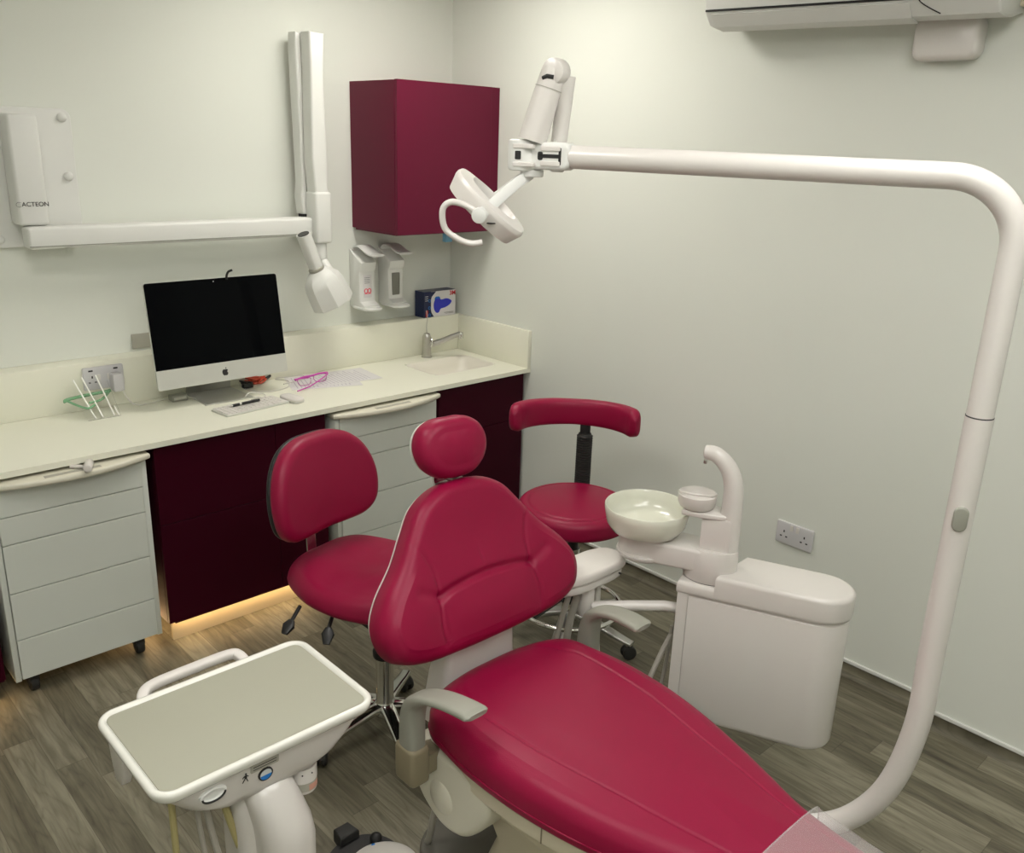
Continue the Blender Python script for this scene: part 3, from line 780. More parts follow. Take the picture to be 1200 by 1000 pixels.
# ------------------------------------------------------------------ star base with castors
def castor(parent, c, yaw, r=.026, w=.040):
    """twin wheel castor standing on the floor at c"""
    b = MB(); d = Vector((math.cos(yaw), math.sin(yaw), 0)); s_ = Vector((-d.y, d.x, 0)); c = Vector((c[0], c[1], 0))
    for k in (-1, 1):
        p = c+Vector((0, 0, r+.0005))
        b.cyl(p+s_*k*.004, p+s_*k*w/2, r, bev=.006, seg=22)
    b.tube([c+s_*0+Vector((0, 0, r+.004))+d*(-.020), c+Vector((0, 0, r*2+.004)), c+d*.022+Vector((0, 0, r+.006))], 0, 10, flat=(.014, .006), up=(0, 0, 1))
    o = b.build('castor', 'rubber', parent)
    k_ = MB().cyl((c.x, c.y, r*2-.002), (c.x, c.y, r*2+.016), .011, seg=14).build('castor_stem', 'chrome', o)
def star_base(t, cx, cy, R, angs, hub_h=.085, matn='chrome'):
    for a in angs:
        d = Vector((math.cos(a), math.sin(a), 0)); c = Vector((cx, cy, 0))
        pts = [c+d*.01+Vector((0, 0, .105)), c+d*.05+Vector((0, 0, .104)), c+d*(R*.55)+Vector((0, 0, .088)), c+d*(R*.9)+Vector((0, 0, .068)), c+d*(R+.012)+Vector((0, 0, .063))]
        MB().tube(cr(pts, 5), 0, 20, flat=[(.026-.010*k/20, .015-.008*k/20) for k in range(21)], up=(0, 0, 1)).build('leg', matn, t)
        castor(t, c+d*R, a+.9)

# ------------------------------------------------------------------ operator stool (left)
def stool_left():
    cx, cy = -1.465, -1.495
    t = thing('operator_stool', 'magenta dental stool with wide seat and large rounded backrest in front of the plum cabinets', 'stool', (cx, cy, 0), 'magenta dental stools')
    star_base(t, cx, cy, .235, [math.radians(x) for x in (180, 252, 324, 38, 108)])
    MB().lathe([(.040, .08), (.040, .10), (.031, .118), (.0275, .125), (.0275, .285), (.0, .285)], (cx, cy, 0)).build('column', 'chrome', t)
    MB().lathe([(.034, 0), (.036, .006), (.036, .020), (.028, .03)], (cx, cy, .280), seg=30).build('column_collar', 'black', t)
    MB().cyl((cx, cy, .30), (cx, cy, .455), .019).build('gas_lift', 'black', t)
    MB().box((cx-.10, cy-.07, .435), (cx+.10, cy+.20, .462), .008).build('mechanism', 'black', t)
    # seat
    a = math.radians(12); U = Vector((math.cos(a), math.sin(a), 0)); V = Vector((-math.sin(a), math.cos(a), 0))
    sc = Vector((-1.430, -1.392, .462))
    out = sym([(0, .262), (.09, .256), (.160, .215), (.207, .12), (.226, .02), (.216, -.09), (.162, -.212), (.075, -.272), (0, -.288)], 8)
    def dsp(u, v):
        d = -.012*math.exp(-((u/.07)**2+((v-.02)/.11)**2))+.012*math.exp(-(u/.035)**2)*max(0, (-.02-v)/.2)
        return d+.016*(max(0, abs(v)-.05)/.2)**1.0
    MB().cushion(out, .070, lambda u, v, w: sc+U*u+V*v+Vector((0, 0, w+.03*(-v if v < 0 else v*.7)*0)), r=.050, rb=.025, crown=.014, disp=dsp, nin=20, nr=9).build('seat', 'leather', t, ang=60)
    MB().prism([(u*.78, v*.78) for u, v in out], -.016, .002, .006, lambda u, v, w: sc+U*u+V*v+Vector((0, 0, w))).build('seat_pan', 'black', t)
    # backrest bracket
    bp = sc+V*.20
    MB().tube(arcpath([bp+V*(-.12)+Vector((0, 0, -.012)), bp+V*.075+Vector((0, 0, -.012)), bp+V*.085+Vector((0, 0, .22))], .05), 0, 14, flat=(.020, .005), up=-V+Vector((0, 0, .001))).build('backrest_bracket', 'chrome', t)
    # backrest
    bt = math.radians(9)
    ab = math.radians(13); Ub = Vector((math.cos(ab), math.sin(ab), 0)); Nb = Vector((math.sin(ab), -math.cos(ab), 0))
    upv = Vector((0, 0, 1))*math.cos(bt)-Nb*math.sin(bt); nn = Nb*math.cos(bt)+Vector((0, 0, 1))*math.sin(bt)
    bc = Vector((-1.494, -1.163, .764))
    ob = sym([(0, .162), (.07, .158), (.135, .132), (.183, .080), (.209, .01), (.213, -.06), (.196, -.120), (.150, -.154), (.075, -.160), (0, -.158)], 8)
    ob = [(u, v*.965) for u, v in ob]
    def mp(u, v, w): return bc+Ub*u+upv*v+nn*(w+.75*u*u)
    MB().cushion(ob, .058, mp, r=.036, rb=.012, crown=.008, nin=18, disp=lambda u, v: -.004*math.exp(-(u/.1)**2)).build('backrest', 'leather', t, ang=60)
    MB().prism([(u*.985, v*.985) for u, v in ob], -.020, .0015, .010, mp).build('backrest_shell', 'black', t)
    # paddle levers
    for (p0, p1, p2) in (((-1.66, -1.34, .455), (-1.70, -1.36, .43), (-1.735, -1.375, .405)), ((-1.60, -1.43, .45), (-1.63, -1.45, .42), (-1.655, -1.475, .385))):
        MB().tube([Vector(p0), Vector(p1)], .006, 10).build('lever_stem', 'black', t)
        MB().tube([Vector(p1), Vector(p1)*.6+Vector(p2)*.4, Vector(p2)], 0, 12, flat=[(.010, .006), (.020, .009), (.010, .005)], up=(0, 0, 1)).build('lever_paddle', 'black', t)
stool_left()

# ------------------------------------------------------------------ assistant stool (right)
def stool_right():
    cx, cy = -.592, -1.462
    t = thing('assistant_stool', 'magenta round stool with curved bar backrest and chrome foot ring by the right wall', 'stool', (cx, cy, 0), 'magenta dental stools')
    a0 = math.atan2(-1.705-cy, -.54-cx)
    star_base(t, cx, cy, .262, [a0+k*2*PI/5 for k in range(5)], matn='alu')
    MB().lathe([(.040, .08), (.040, .10), (.031, .118), (.0275, .125), (.0275, .37), (.0, .37)], (cx, cy, 0)).build('column', 'chrome', t)
    MB().cyl((cx, cy, .37), (cx, cy, .475), .021).build('gas_lift', 'black', t)
    MB().lathe([(.060, .0), (.085, .008), (.085, .016), (.03, .02)], (cx, cy, .462)).build('mechanism', 'black', t)
    # foot ring and its spokes
    rx, ry, rz = cx-.012, cy-.01, .145
    MB().tube([(rx+.195*math.cos(k*PI/24), ry+.195*math.sin(k*PI/24), rz) for k in range(48)], .0095, 12, closed=True).build('foot_ring', 'chrome', t)
    for k in range(3):
        a = a0+.3+k*2*PI/3; d = Vector((math.cos(a), math.sin(a), 0))
        MB().cyl(Vector((cx, cy, rz+.03))+d*.02, Vector((rx, ry, rz))+d*.19, .007, seg=10).build('ring_spoke', 'black', t)
    MB().cyl((cx, cy, rz+.005), (cx, cy, rz+.06), .036, bev=.003).build('ring_hub', 'black', t)
    out = [(.212*math.cos(k*PI/36), .212*math.sin(k*PI/36)) for k in range(72)]
    sc = Vector((cx, cy, .482))
    def d2(u, v):
        r = math.hypot(u, v); return -.0035*math.exp(-((r-.174)/.0042)**2)
    MB().cushion(out, .076, lambda u, v, w: sc+Vector((u, v, w)), r=.034, rb=.020, crown=.012, disp=d2, nin=50).build('seat', 'leather', t, ang=60)
    # back post
    P = Vector((-.402, -1.322, 0)); PP = Vector((-.435, -1.292, 0)); F = Vector((-.73, -.68, 0)).normalized(); Sd = Vector((-F.y, F.x, 0))
    MB().tube(arcpath([Vector((cx, cy, .470))-F*.0, P+Vector((0, 0, .462)), P+Vector((0, 0, .56))], .03), 0, 14, flat=(.018, .007), up=F+Vector((0, 0, .001))).build('post_bracket', 'black', t)
    pr_ = []
    n = 22
    for k in range(n):
        z = .53+k*.0095; pr_ += [(.026, z), (.031, z+.003), (.031, z+.0055), (.026, z+.0085)]
    MB().lathe([(.026, .525)]+pr_+[(.024, .745), (.0, .746)], (P.x, P.y, 0), seg=28).build('bellows', 'rubber', t, ang=25)
    MB().tube([P+Vector((0, 0, .70)), P+Vector((0, 0, .84))], 0, 14, flat=(.020, .007), up=F+Vector((0, 0, .001))).build('back_post', 'black', t)
    # curved bar pad
    C0 = PP+F*.135; R = .195; pts = []
    for k in range(41):
        a = math.radians(-92+184*k/40)
        rx_, ry_ = .222, .150
        pts.append(C0+Sd*(rx_*math.sin(a))-F*(ry_*math.cos(a))+Vector((0, 0, .826)))
    fl = []
    for k in range(41):
        e = min(k, 40-k)/4; s_ = min(1, math.sqrt(max(0, 1-(1-min(1, e))**2))*.97+.03)
        fl.append((.027*s_, (.049+.006*(abs(k-20)/20))*max(.35, s_)))
    MB().tube(pts, 0, 28, flat=fl, up=(0, 0, 1)).build('backrest', 'leather', t, ang=50)
stool_right()

# ------------------------------------------------------------------ dental chair
def dental_chair():
    xc = -1.5
    t = thing('dental_chair', 'large magenta dental chair with headrest and grey armrests in the middle of the room', 'dental chair', (xc, -2.3, 0))
    # seat pad ------------------------------------------------
    half = [(0, .362), (.10, .357), (.185, .333), (.242, .285), (.260, .20), (.270, .11), (.268, .0), (.258, -.09), (.240, -.18), (.212, -.28), (.182, -.37), (.152, -.46), (.136, -.56), (.128, -.68), (.120, -.78), (.09, -.82), (0, -.83)]
    out = sym(half, 7)
    yc = -2.36
    seamL = smooth2([(-.21, .30), (-.215, .2), (-.196, .05), (-.190, -.10), (-.186, -.2), (-.165, -.35), (-.120, -.47), (-.10, -.7), (-.10, -.80)])
    sl = smooth2([(.06, .325), (.13, .30), (.165, .235), (.180, .19), (.178, .06), (.168, -.05), (.142, -.19), (.118, -.33), (.096, -.45), (.086, -.6), (.08, -.8)])
    sr = [(-u, v) for u, v in sl]
    def dsp(u, v):
        d = 0
        for s_ in (sl, sr): d -= .0030*math.exp(-(poly_dist((u, v), s_)/.0028)**2)
        # bolsters at the side stand a little higher than the sitting area
        if v > -.25: d += .006*(1-math.exp(-(max(0, abs(u)-.10)/.07)**2))*min(1, (v+.25)/.2)
        return d
    def zoff(v):  # seat rises a little to the back, leg part dips
        return .004*math.cos(v*4)
    def mp(u, v, w): return Vector((xc+u, yc+v, .452+w+zoff(v)))
    MB().cushion(out, .090, mp, r=.045, rb=.012, crown=.012, disp=dsp, nin=110, center=(0, -.2)).build('seat', 'leather', t, ang=60)
    def pip(ins, w): 
        P = [Vector(p) for p in out]; n = len(P)
        pts = []
        for i in range(n):
            tt = (P[(i+1) % n]-P[i-1]).normalized(); nn = Vector((-tt.y, tt.x))
            if sum(P[k].x*P[(k+1) % n].y-P[(k+1) % n].x*P[k].y for k in range(n)) < 0: nn = -nn
            q = P[i]+nn*ins; pts.append(mp(q.x, q.y, w))
        return pts
    MB().tube(pip(.000, .022), .0022, 6, closed=True).build('seat_piping', 'leather', t, ang=60)
    # transparent foot cover
    fo = MB()
    rings = []
    for v in (-.492, -.50, -.60, -.72, -.80):
        # half width of the outline at v
        hw = None
        for i in range(len(out)):
            (u0, v0), (u1, v1) = out[i], out[(i+1) % len(out)]
            if u0 > 0 and u1 > 0 and (v0-v)*(v1-v) <= 0 and v0 != v1:
                hw = u0+(u1-u0)*(v-v0)/(v1-v0)
        hw = (hw or .15)+.004
        row = [mp(-hw, v, .028)]
        for k in range(17):
            a = PI*(1-k/16); cu = math.cos(a)
            row.append(mp(cu*hw, v, .060+.050*math.sin(a)**.30))
        row.append(mp(hw, v, .028)); rings.append(row)
    fo.ring_mesh(rings, close_u=False)
    fo.build('foot_cover', 'film', t, ang=60)
    MB().tube(rings[0], .0018, 6).build('cover_hem', 'film', t)
    # backrest ------------------------------------------------
    O = Vector((xc, -2.03, .61)); Vv = Vector((0, .3924, .9198)); W = Vector((0, -.9198, .3924))
    hb = [(0, .410), (.070, .403), (.135, .370), (.182, .312), (.228, .250), (.288, .188), (.320, .132), (.318, .078), (.288, .034), (.215, .010), (.10, .003), (0, .002)]
    ob = sym(hb, 14)
    seam = smooth2([(.190, .300), (.168, .262), (.152, .215), (.150, .165), (.157, .118), (.163, .075), (.150, .005)])
    arch = smooth2([(-.150, .150), (-.10, .162), (0, .170), (.10, .162), (.150, .150)])
    sideR = smooth2([(.150, .150), (.175, .162), (.205, .175)])
    def db(u, v):
        au = abs(u)
        dS = poly_dist((au, v), seam); dA = poly_dist((u, v), arch); dR = poly_dist((au, v), sideR)
        d = -.0042*math.exp(-(dS/.0045)**2)-.009*math.exp(-(dA/.010)**2)-.005*math.exp(-(dR/.014)**2)
        d += .008*max(0, 1-(au/.145)**4)*math.exp(-((v-.085)/.05)**2)
        d -= .010*math.exp(-(u/.11)**2)*math.exp(-((v-.27)/.07)**2)
        d += .016*(1-math.exp(-(max(0, au-.14)/.06)**2))*math.exp(-((v-.12)/.11)**2)
        d -= .0018*math.exp(-(u/.004)**2)*math.exp(-((v-.215)/.022)**4)
        return d
    def mb(u, v, w): return O+Vector((u, 0, 0))+Vv*v+W*(w-.045)
    MB().cushion(ob, .074, mb, r=.034, rb=.014, crown=.006, disp=db, nin=110, center=(0, .17)).build('backrest', 'leather', t, ang=60)
    # edge seam line on the backrest
    n = len(ob); P = [Vector(p) for p in ob]; pts = []
    A = sum(P[k].x*P[(k+1) % n].y-P[(k+1) % n].x*P[k].y for k in range(n))
    for i in range(n):
        tt = (P[(i+1) % n]-P[i-1]).normalized(); nn = Vector((-tt.y, tt.x))*(1 if A > 0 else -1)
        q = P[i]+nn*.006; pts.append(mb(q.x, q.y, .052))
    MB().tube(pts, .0014, 6, closed=True).build('backrest_piping', 'leather', t, ang=60)
    # white back shell
    MB().prism([(u*.972, .2+(v-.2)*.972) for u, v in ob], -.012, .003, .010, mb).build('back_shell', 'plastic', t)
    # support neck between back and seat
    b = MB()
    sec = lambda y, z, w_, d_: [(xc+x, y+yy, z) for x, yy in rrect(w_, d_, min(w_, d_)*.25, 4)]
    b.ring_mesh([sec(-1.94, .36, .26, .13), sec(-1.945, .50, .24, .085), sec(-1.955, .58, .225, .06), sec(-1.93, .68, .20, .04), sec(-1.885, .80, .18, .03)])
    b.build('back_support', 'plastic', t)
    # headrest ------------------------------------------------
    ho = sym([(0, .076), (.045, .074), (.082, .054), (.100, .020), (.098, -.018), (.078, -.052), (.045, -.074), (0, -.080)], 7)
    Hc = O+Vv*.494+W*(.006)+Vector((.002, 0, 0))
    ha = math.radians(14)
    hV = (Vector((0, 1, 0))*math.sin(ha)+Vector((0, 0, 1))*math.cos(ha)); hW = Vector((0, -math.cos(ha), math.sin(ha)))
    ry_ = math.radians(-6); hU = Vector((math.cos(ry_), math.sin(ry_), 0))
    def mh(u, v, w): return Hc+hU*u+hV*v+hW*(w-.02)
    MB().cushion(ho, .056, mh, r=.034, rb=.010, crown=.010, nin=16, disp=lambda u, v: -.003*math.exp(-(u/.03)**2-(v/.05)**2)).build('headrest', 'leather', t, ang=60)
    MB().prism([(u*.94, v*.94) for u, v in ho], -.016, .002, .012, mh).build('headrest_shell', 'plastic', t)
    MB().tube([O+Vv*.30+W*(-.070), O+Vv*.42+W*(-.068), Hc-hW*.048-hV*.01], 0, 14, flat=(.022, .005), up=W).build('headrest_bar', 'chrome', t)
    MB().tube([Hc-hV*.075+hU*(-.025)-hW*.01, Hc-hV*.088-hW*.01, Hc-hV*.083+hU*.028-hW*.01], .005, 8).build('headrest_clamp', 'steel', t)
    # armrests ------------------------------------------------
    for s_ in (-1, 1):
        x = xc+s_*.300
        p = [(x, -2.085, .395), (x, -2.085, .50), (x, -2.088, .555), (x-s_*.002, -2.102, .594), (x-s_*.006, -2.140, .622), (x-s_*.011, -2.190, .638), (x-s_*.018, -2.245, .645), (x-s_*.023, -2.285, .646)]
        q = cr(p, 6); N = len(q)
        fl = []
        for k in range(N):
            f_ = k/(N-1)
            a_ = .030 if f_ < .3 else .030-.002*(f_-.3)
            b_ = .034-.024*min(1, f_/.62)**1.1
            if f_ > .97: b_ *= .6; a_ *= .85
            fl.append((max(a_, .02), max(b_, .005)))
        # section: width across x, thickness in the bending plane
        mb_ = MB(); rings = []
        for k in range(N):
            T = (q[min(k+1, N-1)]-q[max(k-1, 0)]).normalized(); side = Vector((1, 0, 0)); nr = side.cross(T).normalized()
            ww = .022+.010*min(1, k/(N*.55)); th = fl[k][1]
            ring = []
            for j in range(20):
                a = 2*PI*j/20; c, z = math.cos(a), math.sin(a)
                c = math.copysign(abs(c)**.6, c); z = math.copysign(abs(z)**.6, z)
                ring.append(q[k]+side*ww*c*(1 if k < N-1 else .8)+nr*th*z)
            rings.append(ring)
        mb_.ring_mesh(rings)
        arm = mb_.build('armrest', 'grey', t, ang=50)
        # lower bracket
        br = MB(); br.box((x-.027, -2.122, .372), (x+.027, -2.048, .474), .012, 3)
        br.box((min(x, xc+s_*.20), -2.115, .385), (max(x, xc+s_*.20), -2.060, .440), .008)
        br.build('armrest_bracket', 'grey_dark', t)
    # underside shells ----------------------------------------
    b = MB(); b.prism([(u*.93, .02+(v-.02)*.95) for u, v in out], -.058, .003, .010, mp)
    MB().box((xc-.19, -2.80, .31), (xc+.19, -2.16, .400), .018, 3).build('lower_frame', 'cream', t)
    b.build('seat_frame', 'cream', t)
    for s_ in (-1, 1):
        g = MB(); x = xc+s_*.2055
        for y_, h_ in ((-2.322, .2490), (-2.452, .2392)): MB().box((xc+s_*h_-.0016, y_, .405), (xc+s_*h_+.0016, y_+.0025, .45)).build('frame_joint', 'grey_dark', t)
    for s_ in (-1, 1):
        b = MB()
        lobe = [(p.x, p.y) for p in cr([(-2.035, .436, 0), (-2.008, .400, 0), (-2.013, .340, 0), (-2.045, .282, 0), (-2.10, .246, 0), (-2.15, .236, 0), (-2.205, .250, 0), (-2.25, .29, 0), (-2.28, .335, 0), (-2.295, .385, 0), (-2.28, .432, 0), (-2.15, .440, 0)], 5, True)]
        x0 = xc+s_*.15; x1 = xc+s_*.250
        b.prism(lobe, min(x0, x1), max(x0, x1), .018, lambda u, v, w: (w, u, v), seg=5)
        b.build('side_shell', 'cream2', t)
        MB().sphere((xc+s_*.238, -2.13, .320), .052, (.42, 1, 1)).build('pivot_cap', 'cream2', t)
    b = MB()
    b.ring_mesh([[(xc+x, -2.35+y, z) for x, y in rrect(w_, d_, .05, 4)] for z, w_, d_ in ((.03, .30, .44), (.10, .27, .40), (.16, .25, .36), (.26, .28, .44), (.39, .32, .56))])
    b.build('lift_column', 'cream', t)
    fp = [(p.x, p.y) for p in cr([(xc-.17, -1.95, 0), (xc, -1.91, 0), (xc+.17, -1.95, 0), (xc+.22, -2.1, 0), (xc+.22, -2.6, 0), (xc+.15, -2.78, 0), (xc-.15, -2.78, 0), (xc-.22, -2.6, 0), (xc-.22, -2.1, 0)], 6, True)]
    MB().prism(fp, .0005, .030, .010).build('base_plate', 'grey_base', t)
    MB().tube(cr([(-1.668, -1.975, .033), (-1.668, -1.985, .06), (-1.666, -1.995, .12), (-1.655, -2.01, .20), (-1.64, -2.05, .26)], 5), .009, 12).build('hose', 'hosegrey', t)
dental_chair()

# ------------------------------------------------------------------ operating light
def op_light():
    px, py = -1.05, -2.905
    t = thing('operating_light', 'white operating light on a tall bent tube pole arching over the dental chair', 'dental lamp', (px, py, .35))
    e = Vector((-1.383, -2.069, 1.775))
    low = [Vector((-1.40, -2.50, .30))]+cr([(-1.32, -2.55, .275), (-1.20, -2.64, .262), (-1.115, -2.735, .275), (-1.075, -2.815, .335), (-1.056, -2.875, .45), (px, py, .62), (px, py, .80), (px, py, 1.0), (px, py, 1.325)], 8)
    MB().tube(low, .0262, 24).build('lower_pole', 'plastic', t)
    up_ = arcpath([(px, py, 1.326), (px, py, 1.768), tuple(e)], .125, 14)
    MB().tube(up_, .0248, 24).build('upper_arm', 'plastic', t)
    MB().cyl((px, py, 1.3235), (px, py, 1.3275), .0256).build('swivel_joint', 'ink', t)
    # grey switch pad on the pole, facing the room
    f_ = Vector((-.87, -.49, 0)).normalized(); s_ = Vector((-f_.y, f_.x, 0)); k0 = Vector((px, py, 1.12))+f_*.022-s_*.003
    MB().prism(rrect(.028, .052, .0135, 6), 0, .010, .004, lambda u, v, w: k0+s_*u+Vector((0, 0, v))+f_*w).build('switch_pad', 'grey', t)
    # joint block, turned with the arm
    d = (Vector((px, py, 0))-Vector((e.x, e.y, 0))).normalized()    # toward the pole
    n = Vector((-d.y, d.x, 0));  n = n if n.dot(Vector((-2.838-e.x, -3.475-e.y, 0))) > 0 else -n   # faces the room
    Z = Vector((0, 0, 1))
    B0 = e-d*.055
    def mp(u, v, w): return B0+d*u+Z*v+n*w
    MB().prism(rrect(.100, .058, .014, 5, .035, 0), -.026, .026, .008, mp).build('joint_block', 'plastic2', t)
    MB().cyl(mp(-.030, -.033, 0), mp(-.030, .033, 0), .038, bev=.006).build('joint_barrel', 'plastic2', t)
    g = MB()
    MB().prism(rrect(.014, .018, .002, 3, -.030, 0), .030, .0385, 0, mp).build('barrel_slot', 'ink', t)
    g.prism(rrect(.050, .008, .002, 3, .038, 0), .024, .0268, 0, mp); g.prism(rrect(.012, .018, .004, 3, .018, 0), .024, .0268, 0, mp)
    g.prism(rrect(.006, .036, .002, 3, .064, 0), .024, .0268, 0, mp)
    g.build('joint_slot', 'ink', t)
    sc = MB()
    for v in (-.017, .017): sc.prism(rrect(.004, .004, .0018, 3, .022, v), .024, .0272, 0, mp)
    sc.build('screw', 'ink', t)
    pl = MB()
    for v in (-.0155, .0155): pl.prism(rrect(.046, .010, .003, 3, .042, v), .024, .0285, .001, mp)
    for v in (-.019, .019): pl.prism(rrect(.050, .010, .003, 3, -.018, v), .020, .0400, .002, mp)
    pl.build('joint_plate', 'plastic', t)
    # the two link arms (upper section rises from the block and folds back down to the lamp)
    A0 = mp(-.035, .036, .010); TP = mp(.010, .198, -.030) 
    A0 = Vector((-1.462, -2.032, 1.815))+n*.0; 
    A0 = mp(-.008, .030, .014); TP = mp(.030, .178, -.004)
    MB().tube([A0, A0*.7+TP*.3, A0*.35+TP*.65, TP], [.031, .0305, .029, .026], 24).build('spring_arm', 'plastic', t)
    ad = (TP-A0).normalized(); q1 = A0+ad*.112
    MB().cyl(q1, q1+ad*.0012, .0296).build('arm_seam', 'grey_plate', t)
    MB().cyl(mp(.034, .172, -.028), mp(.034, .172, .020), .028, bev=.010).build('top_joint', 'plastic', t)
    MB().tube([mp(.016, .158, .0245), mp(.026, .162, .026), mp(.040, .160, .0215)], .0045, 8).build('joint_gap', 'ink', t)
    MB().tube([mp(.048, .165, -.030), mp(.044, .10, -.030), mp(.036, .030, -.032)], [.020, .018, .018], 20).build('lower_link', 'plastic', t)
    MB().cyl(mp(.036, .040, -.030), mp(.036, -.034, -.030), .016, bev=.004).build('pivot_post', 'plastic2', t)
    # yoke and lamp head
    hc = Vector((-1.507, -1.975, 1.668))
    R_ = Vector((.725, -.689, 0)); F_ = Vector((.689, .725, 0))
    # head plane seen nearly edge-on: long axis from upper left to lower right in view
    L = (R_*.74-Z*.68).normalized(); Nn = (L.cross(F_)).normalized()
    if Nn.z > 0: Nn = -Nn                                    # light side looks down / left
    tl = math.radians(7)
    Fd = (F_*math.cos(tl)+Nn*math.sin(tl)*-1).normalized(); Nn = (Nn*math.cos(tl)+F_*math.sin(tl)).normalized()
    def mh(u, v, w): return hc+L*u+Fd*v+Nn*w                # u along long axis, v depth, w toward light side
    oh = [(p.x, p.y) for p in cr([(.098, 0, 0), (.088, .040, 0), (.050, .066, 0), (0, .072, 0), (-.050, .066, 0), (-.088, .040, 0), (-.098, 0, 0), (-.088, -.040, 0), (-.050, -.066, 0), (0, -.072, 0), (.050, -.066, 0), (.088, -.040, 0)], 5, True)]
    ih = [(u*.60, v*.60) for u, v in oh]
    b = MB(); n_ = len(oh)
    def rg(s_, w): return [mh(u*s_, v*s_, w) for u, v in oh]
    R = [rg(.80, .030), rg(.90, .028), rg(1.0, -.002), rg(1.0, -.008), rg(.97, -.014), rg(.64, -.020), rg(.60, -.016), rg(.58, .0), rg(.62, .024), rg(.80, .030)]
    b.ring_mesh(R[:-1]+[R[0]], cap=(False, False))
    bmesh.ops.remove_doubles(b.b, verts=b.b.verts[:], dist=1e-5)
    b.build('lamp_ring', 'plastic', t, ang=40)
    MB().prism([(u*.615, v*.615) for u, v in oh], .006, .014, 0, mh).build('lamp_lens', 'lens', t)
    for sgn in (-1,):
        MB().cyl(mh(-.0, sgn*.076, .012), mh(0, sgn*.094, .012), .0165, bev=.003).build('yoke_knob', 'plastic2', t)
    yb = mp(-.015, -.040, 0)
    MB().cyl(mp(-.012, -.030, 0), mp(-.012, -.046, 0), .026, bev=.003).build('yoke_hub', 'plastic2', t)
    for sgn in (-1, 1):
        MB().tube([yb, yb*.75+mh(0, sgn*.084, .012)*.25+Z*.004, mh(0, sgn*.084, .012)], 0, 14, flat=[(.012, .004), (.012, .004), (.012, .004)], up=Fd).build('yoke_arm', 'plastic2', t)
    hp = [mh(-.012, -.078, .014), mh(-.038, -.080, .020), mh(-.062, -.080, .036), mh(-.064, -.080, .060), mh(-.035, -.078, .086), mh(.0, -.076, .084), mh(.028, -.072, .072), mh(.044, -.066, .054)]
    MB().tube(cr(hp, 6), .0068, 12).build('handle', 'plastic', t)
    MB().box(mh(.030, -.069, .010)-Vector((.008, .006, .001)), mh(.030, -.069, .010)+Vector((.008, .006, .0015))).build('vent_slot', 'ink', t)
op_light()

